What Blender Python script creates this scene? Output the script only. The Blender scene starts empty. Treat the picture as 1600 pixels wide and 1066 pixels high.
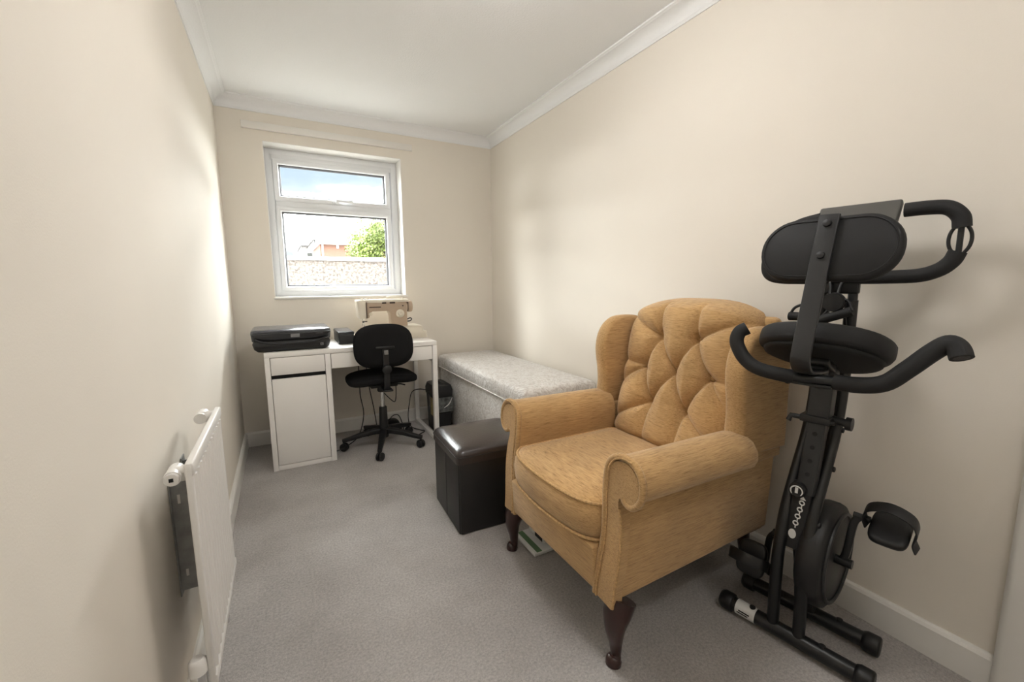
import bpy, bmesh, math, random
from mathutils import Vector, Matrix
random.seed(7)
scene = bpy.context.scene
COL = scene.collection

# ------------------------------------------------------------------ camera
CAM = (0.2954, 0.0, 1.1611)
yaw, pitch, roll, fpx = 0.4982, -0.1356, -0.0082, 660.94
fw = Vector((math.sin(yaw) * math.cos(pitch), math.cos(yaw) * math.cos(pitch), math.sin(pitch)))
rt = Vector((math.cos(yaw), -math.sin(yaw), 0))
up = rt.cross(fw)
r2 = rt * math.cos(roll) + up * math.sin(roll)
u2 = -rt * math.sin(roll) + up * math.cos(roll)
cd = bpy.data.cameras.new('camera')
cam = bpy.data.objects.new('camera', cd)
COL.objects.link(cam)
mw = Matrix((r2, u2, -fw)).transposed().to_4x4()
mw.translation = CAM
cam.matrix_world = mw
cd.sensor_width = 36
cd.sensor_fit = 'HORIZONTAL'
cd.lens = fpx / 1600 * 36
cd.clip_start = 0.01
scene.camera = cam

# ------------------------------------------------------------------ view
vs = scene.view_settings
vs.view_transform = 'Standard'
vs.look = 'None'
vs.exposure = 0.12
vs.gamma = 1
vs.use_curve_mapping = False

# ------------------------------------------------------------------ sky: bright hazy cloud with pale blue gaps
SKY_STRENGTH = 46.0
FILL_STRENGTH = 26.5
DOOR_FILL_STRENGTH = 15.5
w = bpy.data.worlds.new('sky')
scene.world = w
w.use_nodes = True
nt = w.node_tree
nt.nodes.clear()
tc = nt.nodes.new('ShaderNodeTexCoord')
mp = nt.nodes.new('ShaderNodeMapping')
mp.inputs['Scale'].default_value = (1, 1, 2.5)
mp.inputs['Location'].default_value = (44.54, 26.18, 18.02)
nz = nt.nodes.new('ShaderNodeTexNoise')
nz.inputs['Scale'].default_value = 3.2
nz.inputs['Detail'].default_value = 5
cr = nt.nodes.new('ShaderNodeValToRGB')
cr.color_ramp.elements[0].position = 0.36
cr.color_ramp.elements[0].color = (0.016, 0.0195, 0.0232, 1)
cr.color_ramp.elements[1].position = 0.55
cr.color_ramp.elements[1].color = (1.0, 1.0, 1.0, 1)
mid = cr.color_ramp.elements.new(0.455)
mid.color = (0.0215, 0.0240, 0.0265, 1)
bg = nt.nodes.new('ShaderNodeBackground')
bg.inputs['Strength'].default_value = SKY_STRENGTH
ow = nt.nodes.new('ShaderNodeOutputWorld')
nt.links.new(tc.outputs['Generated'], mp.inputs['Vector'])
nt.links.new(mp.outputs['Vector'], nz.inputs['Vector'])
nt.links.new(nz.outputs['Fac'], cr.inputs['Fac'])
nt.links.new(cr.outputs['Color'], bg.inputs['Color'])
nt.links.new(bg.outputs['Background'], ow.inputs['Surface'])

# room dimensions
W, D, H, Y0 = 2.0, 3.504, 2.4, -0.75
WX0, WX1, WZ0, WZ1 = 0.262, 1.21, 1.066, 2.146      # window opening

# portal only guides sampling of the sky through the window opening
pl = bpy.data.lights.new('window_portal', 'AREA')
pl.shape = 'RECTANGLE'
pl.size = WX1 - WX0
pl.size_y = WZ1 - WZ0
pl.cycles.is_portal = True
po = bpy.data.objects.new('window_portal', pl)
COL.objects.link(po)
po.location = ((WX0 + WX1) / 2, D + 0.27, (WZ0 + WZ1) / 2)
po.rotation_euler = (math.radians(-90), 0, 0)

# ------------------------------------------------------------------ materials
MATS = {}


def mat(name, col, rough=0.5, metal=0.0, spec=0.5, noise=None, bump=None, sheen=0, coat=0, emit=None, stretch=None):
    """noise=(scale, amount, detail): value variation; bump=(scale, strength, distance)"""
    if name in MATS:
        return MATS[name]
    m = bpy.data.materials.new(name)
    m.use_nodes = True
    t = m.node_tree
    b = t.nodes['Principled BSDF']
    b.inputs['Base Color'].default_value = (*col, 1)
    b.inputs['Roughness'].default_value = rough
    b.inputs['Metallic'].default_value = metal
    b.inputs['Specular IOR Level'].default_value = spec
    if sheen:
        b.inputs['Sheen Weight'].default_value = sheen
    if coat:
        b.inputs['Coat Weight'].default_value = coat
        b.inputs['Coat Roughness'].default_value = 0.12
    if emit:
        b.inputs['Emission Color'].default_value = (*emit[0], 1)
        b.inputs['Emission Strength'].default_value = emit[1]
    if noise or bump:
        c = t.nodes.new('ShaderNodeTexCoord')
        mpn = t.nodes.new('ShaderNodeMapping')
        if stretch:
            mpn.inputs['Scale'].default_value = stretch
        t.links.new(c.outputs['Object'], mpn.inputs['Vector'])
    if noise:
        n = t.nodes.new('ShaderNodeTexNoise')
        n.inputs['Scale'].default_value = noise[0]
        n.inputs['Detail'].default_value = noise[2] if len(noise) > 2 else 3
        t.links.new(mpn.outputs['Vector'], n.inputs['Vector'])
        r = t.nodes.new('ShaderNodeValToRGB')
        a = noise[1]
        r.color_ramp.elements[0].position = 0.3
        r.color_ramp.elements[1].position = 0.7
        r.color_ramp.elements[0].color = (*[max(0, x * (1 - a)) for x in col], 1)
        r.color_ramp.elements[1].color = (*[min(1, x * (1 + a)) for x in col], 1)
        t.links.new(n.outputs['Fac'], r.inputs['Fac'])
        t.links.new(r.outputs['Color'], b.inputs['Base Color'])
    if bump:
        n2 = t.nodes.new('ShaderNodeTexNoise')
        n2.inputs['Scale'].default_value = bump[0]
        n2.inputs['Detail'].default_value = 3
        t.links.new(mpn.outputs['Vector'], n2.inputs['Vector'])
        bp = t.nodes.new('ShaderNodeBump')
        bp.inputs['Strength'].default_value = bump[1]
        bp.inputs['Distance'].default_value = bump[2]
        t.links.new(n2.outputs['Fac'], bp.inputs['Height'])
        t.links.new(bp.outputs['Normal'], b.inputs['Normal'])
    MATS[name] = m
    return m


def ramp(t, fac, stops):
    r = t.nodes.new('ShaderNodeValToRGB')
    e = r.color_ramp.elements
    while len(e) < len(stops):
        e.new(0.5)
    for i, (p, c) in enumerate(stops):
        e[i].position = p
        e[i].color = (*c, 1)
    t.links.new(fac, r.inputs['Fac'])
    return r.outputs['Color']


def noise_node(t, vec, scale, detail=3, rough=0.5, dist=0.0):
    n = t.nodes.new('ShaderNodeTexNoise')
    n.inputs['Scale'].default_value = scale
    n.inputs['Detail'].default_value = detail
    n.inputs['Roughness'].default_value = rough
    n.inputs['Distortion'].default_value = dist
    t.links.new(vec, n.inputs['Vector'])
    return n.outputs['Fac']


def new_mat(name):
    m = bpy.data.materials.new(name)
    m.use_nodes = True
    MATS[name] = m
    t = m.node_tree
    b = t.nodes['Principled BSDF']
    c = t.nodes.new('ShaderNodeTexCoord')
    return m, t, b, c.outputs['Object']


def mapping(t, vec, scale):
    mpn = t.nodes.new('ShaderNodeMapping')
    mpn.inputs['Scale'].default_value = scale
    t.links.new(vec, mpn.inputs['Vector'])
    return mpn.outputs['Vector']


def mixc(t, a, b, fac=0.5, mode='MIX'):
    n = t.nodes.new('ShaderNodeMix')
    n.data_type = 'RGBA'
    n.blend_type = mode
    if isinstance(fac, float):
        n.inputs[0].default_value = fac
    else:
        t.links.new(fac, n.inputs[0])
    for s, v in ((6, a), (7, b)):
        if isinstance(v, tuple):
            n.inputs[s].default_value = (*v, 1)
        else:
            t.links.new(v, n.inputs[s])
    return n.outputs[2]


def bump_node(t, b, h, strength, dist):
    n = t.nodes.new('ShaderNodeBump')
    n.inputs['Strength'].default_value = strength
    n.inputs['Distance'].default_value = dist
    t.links.new(h, n.inputs['Height'])
    t.links.new(n.outputs['Normal'], b.inputs['Normal'])


PAINT = mat('cream_wall_paint', (0.83, 0.775, 0.695), 0.75, noise=(1.3, 0.02), bump=(260, 0.12, 0.002), spec=0.3)
CEIL = mat('white_ceiling_paint', (0.90, 0.905, 0.91), 0.85, bump=(120, 0.35, 0.004), spec=0.2)
GLOSSW = mat('white_gloss_trim', (0.83, 0.81, 0.775), 0.35)
UPVC = mat('white_upvc', (0.85, 0.86, 0.88), 0.28)
LAMW = mat('white_laminate', (0.89, 0.865, 0.835), 0.42)
RADW = mat('white_radiator_enamel', (0.83, 0.81, 0.78), 0.3)
BLACKP = mat('black_plastic', (0.007, 0.007, 0.008), 0.45, bump=(500, 0.06, 0.001))
BLACKM = mat('black_satin_metal', (0.008, 0.0085, 0.0095), 0.34, noise=(8, 0.15))
GREYM = mat('dark_grey_metal', (0.030, 0.031, 0.033), 0.36, metal=0.3)
FOAM = mat('black_foam_grip', (0.008, 0.008, 0.009), 0.7, bump=(700, 0.3, 0.001))
VINYL = mat('black_vinyl_pad', (0.006, 0.006, 0.007), 0.68, bump=(300, 0.12, 0.001))
BFABRIC = mat('black_chair_cloth', (0.005, 0.005, 0.006), 0.9, bump=(600, 0.4, 0.001), spec=0.2)
CHROME = mat('chrome', (0.75, 0.75, 0.75), 0.18, metal=1)
STEEL = mat('galvanised_steel', (0.34, 0.345, 0.345), 0.42, metal=0.75, noise=(30, 0.2))
MAHOG = mat('dark_mahogany', (0.028, 0.0075, 0.0055), 0.28, noise=(14, 0.45), stretch=(1, 1, 0.2), coat=0.3)
DKGAP = mat('black_shadow_gap', (0.01, 0.01, 0.01), 0.8)
PRT_D = mat('charcoal_printer_shell', (0.020, 0.021, 0.024), 0.35)
PRT_L = mat('grey_scanner_lid', (0.06, 0.063, 0.078), 0.2)
PRT_S = mat('grey_printer_screen', (0.22, 0.22, 0.225), 0.2)
CREAMP = mat('cream_machine_enamel', (0.72, 0.66, 0.55), 0.35)
TANP = mat('tan_machine_enamel', (0.47, 0.36, 0.265), 0.4)
BROWNP = mat('dark_brown_plastic', (0.06, 0.035, 0.025), 0.4)
LABELW = mat('white_label', (0.75, 0.75, 0.73), 0.5)
LABELY = mat('yellow_paper_label', (0.45, 0.38, 0.18), 0.6)
GREENP = mat('green_print', (0.08, 0.16, 0.07), 0.6)
SMOKE = mat('smoky_plastic', (0.03, 0.032, 0.03), 0.12)
GREYV = mat('clear_bag_plastic', (0.11, 0.115, 0.11), 0.3, noise=(40, 0.6))
WALLM = None

# fabric of the armchair: fine slubby weave, streaks running along one axis
def fabric(name, sc):
    m, t, b, o = new_mat(name)
    f1 = noise_node(t, mapping(t, o, sc), 1.0, 4, 0.65)
    col = ramp(t, f1, [(0.27, (0.235, 0.130, 0.050)), (0.44, (0.48, 0.298, 0.132)), (0.58, (0.55, 0.35, 0.162)), (0.78, (0.65, 0.435, 0.22))])
    f2 = noise_node(t, o, 5, 2)
    col = mixc(t, col, ramp(t, f2, [(0.3, (0.86, 0.86, 0.86)), (0.7, (1.08, 1.06, 1.02))]), 1.0, 'MULTIPLY')
    t.links.new(col, b.inputs['Base Color'])
    b.inputs['Roughness'].default_value = 0.88
    b.inputs['Specular IOR Level'].default_value = 0.2
    b.inputs['Sheen Weight'].default_value = 0.25
    bump_node(t, b, noise_node(t, mapping(t, o, tuple(s * 2.2 for s in sc)), 1.0, 2), 0.5, 0.002)
    return m


FAB_Y = fabric('gold_chenille_crosswise', (150, 20, 420))
FAB_X = fabric('gold_chenille_lengthwise', (20, 150, 420))
FAB_P = mat('gold_piping', (0.53, 0.335, 0.155), 0.85, noise=(160, 0.25), spec=0.2)

# carpet
m, t, b, o = new_mat('grey_brown_carpet')
c1 = ramp(t, noise_node(t, o, 2.2, 5, 0.6), [(0.32, (0.40, 0.372, 0.352)), (0.68, (0.55, 0.52, 0.50))])
c2 = ramp(t, noise_node(t, o, 120, 4, 0.8), [(0.3, (0.64, 0.64, 0.64)), (0.7, (1.26, 1.26, 1.26))])
t.links.new(mixc(t, c1, c2, 1.0, 'MULTIPLY'), b.inputs['Base Color'])
b.inputs['Roughness'].default_value = 0.95
b.inputs['Specular IOR Level'].default_value = 0.1
b.inputs['Sheen Weight'].default_value = 0.2
bump_node(t, b, noise_node(t, o, 260, 3, 0.7), 0.9, 0.006)
CARPET = m

# crushed velvet of the bench
def velvet(name, crush):
    m, t, b, o = new_mat(name)
    f = noise_node(t, o, 30 if crush > 0.5 else 22, 4, 0.62, 1.6)
    col = ramp(t, f, [(0.34, (0.60, 0.555, 0.515)), (0.5, (0.76, 0.72, 0.685)), (0.64, (0.92, 0.90, 0.875))])
    t.links.new(col, b.inputs['Base Color'])
    rg = ramp(t, f, [(0.35, (0.55, 0.55, 0.55)), (0.65, (0.26, 0.26, 0.26))])
    t.links.new(rg, b.inputs['Roughness'])
    b.inputs['Sheen Weight'].default_value = 0.5
    b.inputs['Sheen Roughness'].default_value = 0.35
    b.inputs['Specular IOR Level'].default_value = 0.6
    bump_node(t, b, f, 0.6 * crush, 0.02)
    return m


VELVET = velvet('silver_crushed_velvet', 1.0)
VELVET_P = velvet('silver_plain_velvet', 0.25)

# faux leather of the ottoman
m, t, b, o = new_mat('dark_brown_faux_leather')
f = noise_node(t, o, 90, 3)
b.inputs['Base Color'].default_value = (0.030, 0.021, 0.019, 1)
b.inputs['Roughness'].default_value = 0.3
b.inputs['Coat Weight'].default_value = 0.25
b.inputs['Coat Roughness'].default_value = 0.2
bump_node(t, b, f, 0.25, 0.003)
LEATHER = m
m, t, b, o = new_mat('black_faux_leather')
b.inputs['Base Color'].default_value = (0.009, 0.008, 0.008, 1)
b.inputs['Roughness'].default_value = 0.42
bump_node(t, b, noise_node(t, o, 160, 3), 0.2, 0.002)
LEATHER_D = m

# glass pane: clear transmission with a faint mirror reflection
m = bpy.data.materials.new('window_glass')
m.use_nodes = True
t = m.node_tree
t.nodes.clear()
out = t.nodes.new('ShaderNodeOutputMaterial')
tr = t.nodes.new('ShaderNodeBsdfTransparent')
tr.inputs['Color'].default_value = (0.95, 0.97, 0.96, 1)
gl = t.nodes.new('ShaderNodeBsdfGlossy')
gl.inputs['Roughness'].default_value = 0.02
lw = t.nodes.new('ShaderNodeLayerWeight')           # Schlick reflectance, alike from both sides of the pane
pw = t.nodes.new('ShaderNodeMath')
pw.operation = 'POWER'
pw.inputs[1].default_value = 5
ma = t.nodes.new('ShaderNodeMath')
ma.operation = 'MULTIPLY_ADD'
ma.inputs[1].default_value = 0.96
ma.inputs[2].default_value = 0.04
t.links.new(lw.outputs['Facing'], pw.inputs[0])
t.links.new(pw.outputs[0], ma.inputs[0])
mx = t.nodes.new('ShaderNodeMixShader')
t.links.new(ma.outputs[0], mx.inputs['Fac'])
t.links.new(tr.outputs['BSDF'], mx.inputs[1])
t.links.new(gl.outputs['BSDF'], mx.inputs[2])
t.links.new(mx.outputs['Shader'], out.inputs['Surface'])
GLASS = m

# outdoor materials
m, t, b, o = new_mat('pebbledash_render')
f = noise_node(t, o, 24, 2, 0.6)
t.links.new(ramp(t, f, [(0.36, (0.030, 0.023, 0.020)), (0.50, (0.070, 0.058, 0.050)), (0.64, (0.115, 0.101, 0.090))]), b.inputs['Base Color'])
b.inputs['Roughness'].default_value = 0.9
bump_node(t, b, f, 0.8, 0.02)
PEBBLE = m
m, t, b, o = new_mat('red_house_brick')
bk = t.nodes.new('ShaderNodeTexBrick')
bk.inputs['Color1'].default_value = (0.10, 0.038, 0.022, 1)
bk.inputs['Color2'].default_value = (0.12, 0.05, 0.03, 1)
bk.inputs['Mortar'].default_value = (0.12, 0.09, 0.075, 1)
bk.inputs['Scale'].default_value = 4.4
bk.inputs['Mortar Size'].default_value = 0.02
vm = t.nodes.new('ShaderNodeMapping')
vm.inputs['Rotation'].default_value = (math.radians(-90), 0, 0)
t.links.new(o, vm.inputs['Vector'])
t.links.new(vm.outputs['Vector'], bk.inputs['Vector'])
t.links.new(bk.outputs['Color'], b.inputs['Base Color'])
b.inputs['Roughness'].default_value = 0.9
BRICK = m
ROOF = mat('brown_roof_tile', (0.022, 0.0185, 0.018), 0.85, noise=(6, 0.3))
RENDER = mat('pale_house_render', (0.095, 0.09, 0.09), 0.9, noise=(2, 0.1))
OUTW = mat('white_outdoor_paint', (0.62, 0.62, 0.62), 0.6)
LEAF = mat('spring_leaf', (0.085, 0.118, 0.016), 0.6, noise=(1.6, 0.35))
BARK = mat('tree_bark', (0.09, 0.07, 0.05), 0.9, noise=(10, 0.3))
GROUND = mat('garden_gravel', (0.22, 0.21, 0.19), 0.95, noise=(12, 0.3))

# ------------------------------------------------------------------ mesh helpers
OFF = {}


def merge(*parts):
    V, F = [], []
    for v, f in parts:
        n = len(V)
        V += [tuple(x) for x in v]
        F += [tuple(i + n for i in q) for q in f]
    return V, F


def obj(name, geo, material, parent=None, smooth=None, bevel=0, bseg=2, sub=0, kind=None, label=None, cat=None, group=None):
    """link geo (verts, faces in scene coordinates) as one mesh object; parent's base offset is removed"""
    V, F = geo
    off = Vector(OFF.get(parent.name, (0, 0, 0))) if parent else Vector((0, 0, 0))
    me = bpy.data.meshes.new(name)
    me.from_pydata([tuple(Vector(v) - off) for v in V], [], F)
    bm = bmesh.new()
    bm.from_mesh(me)
    bmesh.ops.recalc_face_normals(bm, faces=bm.faces)
    bm.to_mesh(me)
    bm.free()
    me.materials.append(material)
    o = bpy.data.objects.new(name, me)
    COL.objects.link(o)
    if parent:
        o.parent = parent
        OFF[o.name] = tuple(off)
    if bevel:
        md = o.modifiers.new('bevel', 'BEVEL')
        md.width = bevel
        md.segments = bseg
        md.limit_method = 'ANGLE'
        md.angle_limit = math.radians(40)
        md.harden_normals = False
        if smooth is None:
            smooth = 40
    if sub:
        md = o.modifiers.new('sub', 'SUBSURF')
        md.levels = sub
        md.render_levels = sub
    if smooth is not None:
        me.shade_smooth()
        if smooth < 180 and not bevel:
            me.set_sharp_from_angle(angle=math.radians(smooth))
    if kind:
        o['kind'] = kind
    if label:
        o['label'] = label
    if cat:
        o['category'] = cat
    if group:
        o['group'] = group
    return o


def thing(name, loc, label, cat, rotz=0, group=None, kind=None):
    o = bpy.data.objects.new(name, None)
    COL.objects.link(o)
    o.location = loc
    o.rotation_euler = (0, 0, rotz)
    o.empty_display_size = 0.1
    if kind:
        o['kind'] = kind
    if label:
        o['label'] = label
    if cat:
        o['category'] = cat
    if group:
        o['group'] = group
    OFF[o.name] = (0, 0, 0) if rotz else tuple(loc)
    return o


def box(x0, x1, y0, y1, z0, z1):
    v = [(x, y, z) for x in (x0, x1) for y in (y0, y1) for z in (z0, z1)]
    return v, [(0, 1, 3, 2), (4, 6, 7, 5), (0, 4, 5, 1), (2, 3, 7, 6), (0, 2, 6, 4), (1, 5, 7, 3)]


def xf(geo, M):
    return [tuple(M @ Vector(v)) for v in geo[0]], geo[1]


def catmull(P, n=6):
    P = [Vector(p) for p in P]
    out = []
    for i in range(len(P) - 1):
        p0 = P[i - 1] if i else P[0] * 2 - P[1]
        p1, p2 = P[i], P[i + 1]
        p3 = P[i + 2] if i + 2 < len(P) else P[-1] * 2 - P[-2]
        for k in range(n):
            s = k / n
            out.append(0.5 * ((2 * p1) + (p2 - p0) * s + (2 * p0 - 5 * p1 + 4 * p2 - p3) * s * s + (3 * p1 - p0 - 3 * p2 + p3) * s ** 3))
    out.append(P[-1])
    return out


def sweep(path, prof, up=None, closed=False, caps=True, radii=None):
    """sweep 2-D profile (list of (a,b)) along a path; a = side, b = up-ish"""
    P = [Vector(p) for p in path]
    n, k = len(P), len(prof)
    V, F = [], []
    side = None
    for i in range(n):
        if closed:
            tg = (P[(i + 1) % n] - P[i - 1]).normalized()
        else:
            tg = (P[min(i + 1, n - 1)] - P[max(i - 1, 0)]).normalized()
        if up is not None:
            sd = tg.cross(Vector(up))
            if sd.length < 1e-4:
                sd = side or Vector((1, 0, 0))
            sd.normalize()
        else:
            if side is None:
                a = Vector((0, 0, 1)) if abs(tg.z) < 0.9 else Vector((1, 0, 0))
                sd = tg.cross(a).normalized()
            else:
                sd = (side - tg * side.dot(tg)).normalized()
        side = sd
        nn = sd.cross(tg)
        r = radii[i] if radii else 1.0
        for a, b in prof:
            V.append(tuple(P[i] + sd * (a * r) + nn * (b * r)))
    m = n if closed else n - 1
    for i in range(m):
        j = (i + 1) % n
        for q in range(k):
            F.append((i * k + q, i * k + (q + 1) % k, j * k + (q + 1) % k, j * k + q))
    if caps and not closed:
        F.append(tuple(range(k - 1, -1, -1)))
        F.append(tuple((n - 1) * k + q for q in range(k)))
    return V, F


def circ(r, n=12):
    return [(r * math.cos(2 * math.pi * i / n), r * math.sin(2 * math.pi * i / n)) for i in range(n)]


def rrect(a, b, r, n=3):
    out = []
    for cx, cy, s in ((a - r, b - r, 0), (-a + r, b - r, 90), (-a + r, -b + r, 180), (a - r, -b + r, 270)):
        for i in range(n + 1):
            q = math.radians(s + 90 * i / n)
            out.append((cx + r * math.cos(q), cy + r * math.sin(q)))
    return out


def tube(path, r, seg=12, smooth=0, **k):
    if smooth:
        path = catmull(path, smooth)
    if isinstance(r, (list, tuple)):
        # interpolate radii along the path
        n = len(path)
        rr = []
        for i in range(n):
            s = i / (n - 1) * (len(r) - 1)
            a = min(int(s), len(r) - 2)
            rr.append(r[a] + (r[a + 1] - r[a]) * (s - a))
        return sweep(path, circ(1, seg), radii=rr, **k)
    return sweep(path, circ(r, seg), **k)


def cyl(p0, p1, r, seg=20, r1=None):
    return sweep([p0, p1], circ(1, seg), radii=[r, r if r1 is None else r1])


def lathe(c, axis, prof, seg=24):
    """prof: list of (radius, distance along axis) revolved about axis through c"""
    ax = Vector(axis).normalized()
    a = Vector((0, 0, 1)) if abs(ax.z) < 0.9 else Vector((1, 0, 0))
    s = ax.cross(a).normalized()
    n = s.cross(ax)
    c = Vector(c)
    V, F = [], []
    for r, h in prof:
        for i in range(seg):
            q = 2 * math.pi * i / seg
            V.append(tuple(c + ax * h + s * (r * math.cos(q)) + n * (r * math.sin(q))))
    for j in range(len(prof) - 1):
        for i in range(seg):
            F.append((j * seg + i, j * seg + (i + 1) % seg, (j + 1) * seg + (i + 1) % seg, (j + 1) * seg + i))
    F.append(tuple(range(seg)))
    F.append(tuple((len(prof) - 1) * seg + i for i in range(seg)))
    return V, F


def prism(poly, a0, a1, axes='xz'):
    """polygon in the named plane, extruded along the third axis from a0 to a1"""
    def P(p, a):
        if axes == 'xz':
            return (p[0], a, p[1])
        if axes == 'yz':
            return (a, p[0], p[1])
        return (p[0], p[1], a)
    n = len(poly)
    V = [P(p, a0) for p in poly] + [P(p, a1) for p in poly]
    F = [tuple(range(n - 1, -1, -1)), tuple(range(n, 2 * n))]
    F += [(i, (i + 1) % n, n + (i + 1) % n, n + i) for i in range(n)]
    return V, F


def sq(x, p):
    return math.copysign(abs(x) ** p, x)


def pillow(c, rx, ry, rz, e1=0.35, e2=0.3, nu=40, nv=20, bend=None):
    """superellipsoid; e1 rounds the vertical profile, e2 the plan"""
    V, F = [], []
    for j in range(nv + 1):
        ph = -math.pi / 2 + math.pi * j / nv
        for i in range(nu):
            th = 2 * math.pi * i / nu
            cp = sq(math.cos(ph), e1)
            x, y, z = rx * cp * sq(math.cos(th), e2), ry * cp * sq(math.sin(th), e2), rz * sq(math.sin(ph), e1)
            if bend:
                x, y, z = bend(x, y, z)
            V.append((c[0] + x, c[1] + y, c[2] + z))
    for j in range(nv):
        for i in range(nu):
            F.append((j * nu + i, j * nu + (i + 1) % nu, (j + 1) * nu + (i + 1) % nu, (j + 1) * nu + i))
    return V, F


def grid(fn, nu, nv):
    V = [fn(i / nu, j / nv) for j in range(nv + 1) for i in range(nu + 1)]
    F = [(j * (nu + 1) + i, j * (nu + 1) + i + 1, (j + 1) * (nu + 1) + i + 1, (j + 1) * (nu + 1) + i) for j in range(nv) for i in range(nu)]
    return V, F


# ------------------------------------------------------------------ room shell
ST = 'structure'
obj('floor', box(-0.3, W + 0.3, Y0 - 0.2, D + 0.3, -0.12, 0), CARPET, kind=ST, label='grey-brown carpet floor')
obj('ceiling', box(-0.3, W + 0.3, Y0 - 0.2, D + 0.3, H, H + 0.12), CEIL, kind=ST, label='white textured ceiling')
obj('wall_left', box(-0.15, 0, Y0, D, 0, H), PAINT, kind=ST, label='cream painted wall behind the radiator')
obj('wall_right', box(W, W + 0.15, Y0, D, 0, H), PAINT, kind=ST, label='cream painted long wall behind the armchair')
obj('wall_front', box(-0.15, W + 0.15, Y0 - 0.15, Y0, 0, H), PAINT, kind=ST, label='cream painted wall opposite the window')
TH = 0.28
obj('wall_back', merge(box(-0.15, WX0, D, D + TH, 0, H), box(WX1, W + 0.15, D, D + TH, 0, H),
                       box(WX0, WX1, D, D + TH, 0, WZ0), box(WX0, WX1, D, D + TH, WZ1, H)), PAINT, kind=ST, label='cream painted wall with the window')

BB = [(0, 0), (0.018, 0), (0.018, 0.092), (0.013, 0.101), (0.006, 0.105), (0, 0.105)]
obj('baseboard_back', prism([(D - a, z) for a, z in BB], 0.0, W, 'yz'), GLOSSW, kind=ST, label='white baseboard below the window')
obj('baseboard_left', prism([(a, z) for a, z in BB], Y0, D - 0.018, 'xz'), GLOSSW, kind=ST, label='white baseboard below the radiator')
obj('baseboard_right', prism([(W - a, z) for a, z in BB], 0.285, D - 0.018, 'xz'), GLOSSW, kind=ST, label='white baseboard behind armchair and bike')

CV = [(0, 0), (0, -0.075), (0.006, -0.075), (0.008, -0.064)]
for i in range(9):
    q = math.radians(i * 90 / 8)
    CV.append((0.010 + 0.052 * (1 - math.cos(q)), -0.062 + 0.05 * math.sin(q)))
CV += [(0.064, -0.010), (0.075, -0.008), (0.075, 0)]
obj('trim_1', prism([(D - a, H + z) for a, z in CV], 0, W, 'yz'), CEIL, kind=ST, smooth=35, label='white coved cornice above the window')
obj('trim_2', prism([(a, H + z) for a, z in CV], Y0, D, 'xz'), CEIL, kind=ST, smooth=35, label='white coved cornice along the left wall')
obj('trim_3', prism([(W - a, H + z) for a, z in CV], Y0, D, 'xz'), CEIL, kind=ST, smooth=35, label='white coved cornice along the right wall')
obj('trim_4', box(0.146, 1.30, D - 0.022, D, 2.211, 2.258), mat('cream_gloss_batten', (0.82, 0.79, 0.74), 0.4), kind=ST, bevel=0.003, label='painted wooden batten above the window')
# door frame in the right wall beside the camera
obj('trim_5', merge(box(W - 0.034, W, 0.19, 0.285, 0, 2.07), box(W - 0.034, W, -0.62, -0.55, 0, 2.07), box(W - 0.034, W, -0.55, 0.19, 2.0, 2.07)), GLOSSW, kind=ST, bevel=0.02, bseg=6, label='white door casing at the right edge')
dr = thing('door_1', (W, -0.18, 0), 'white panelled door beside the camera', None, kind=ST)
obj('door_leaf', box(W - 0.012, W, -0.55, 0.19, 0.005, 2.0), GLOSSW, dr)
for (a, b_, z0, z1) in ((-0.47, -0.22, 0.2, 0.9), (-0.14, 0.11, 0.2, 0.9), (-0.47, -0.22, 1.05, 1.85), (-0.14, 0.11, 1.05, 1.85)):
    obj('panel', box(W - 0.02, W - 0.01, a, b_, z0, z1), GLOSSW, dr, bevel=0.006)
obj('door_handle', merge(cyl((W - 0.012, 0.13, 1.0), (W - 0.05, 0.13, 1.0), 0.01), cyl((W - 0.05, 0.135, 1.0), (W - 0.05, 0.02, 1.0), 0.009)), CHROME, dr, smooth=40)

# two fill lamps added to brighten the room, modelled as unseen ceiling bowls
for LX, LY, LZ, rad, power, lab in ((1.0, 1.27, 2.30, .17, FILL_STRENGTH, 'added unseen fill light mid-room, shaped as a shallow opal bowl'), (0.95, -0.3, 2.30, .15, DOOR_FILL_STRENGTH, 'added unseen fill light by the door, shaped as a shallow opal bowl')):
    lt = thing('added_fill_light', (LX, LY, H), lab, 'fill light', group='added fill lights')
    obj('fill_light_rose', lathe((LX, LY, H), (0, 0, -1), [(.001, 0), (.05, 0), (.045, .02), (.012, .03), (.001, .03)], 24), GLOSSW, lt, smooth=40)
    obj('stem', cyl((LX, LY, H - .03), (LX, LY, LZ + .05), .006, 8), GLOSSW, lt)
    obj('bowl', pillow((LX, LY, LZ), rad, rad, .06, 1, 1, 40, 16), mat('fill_light_glow_%d' % power, (0.9, 0.88, 0.85), 0.4, emit=((1.0, 0.98, 0.95), power)), lt, smooth=180)

# ------------------------------------------------------------------ window
win = thing('window_1', (0.736, D, WZ0), 'white plastic framed window over the desk', None, kind=ST)
FY = D + 0.148           # room-side face of the outer frame
rv = 0.004
obj('reveal', merge(box(WX0, WX0 + rv, D, FY + .07, WZ0, WZ1), box(WX1 - rv, WX1, D, FY + .07, WZ0, WZ1), box(WX0, WX1, D, FY + .07, WZ1 - rv, WZ1)), OUTW if False else GLOSSW, win)
obj('sill', box(WX0 - 0.006, WX1 + 0.012, D - 0.014, FY + .02, WZ0 - 0.008, WZ0 + 0.010), GLOSSW, win, bevel=0.004)


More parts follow.
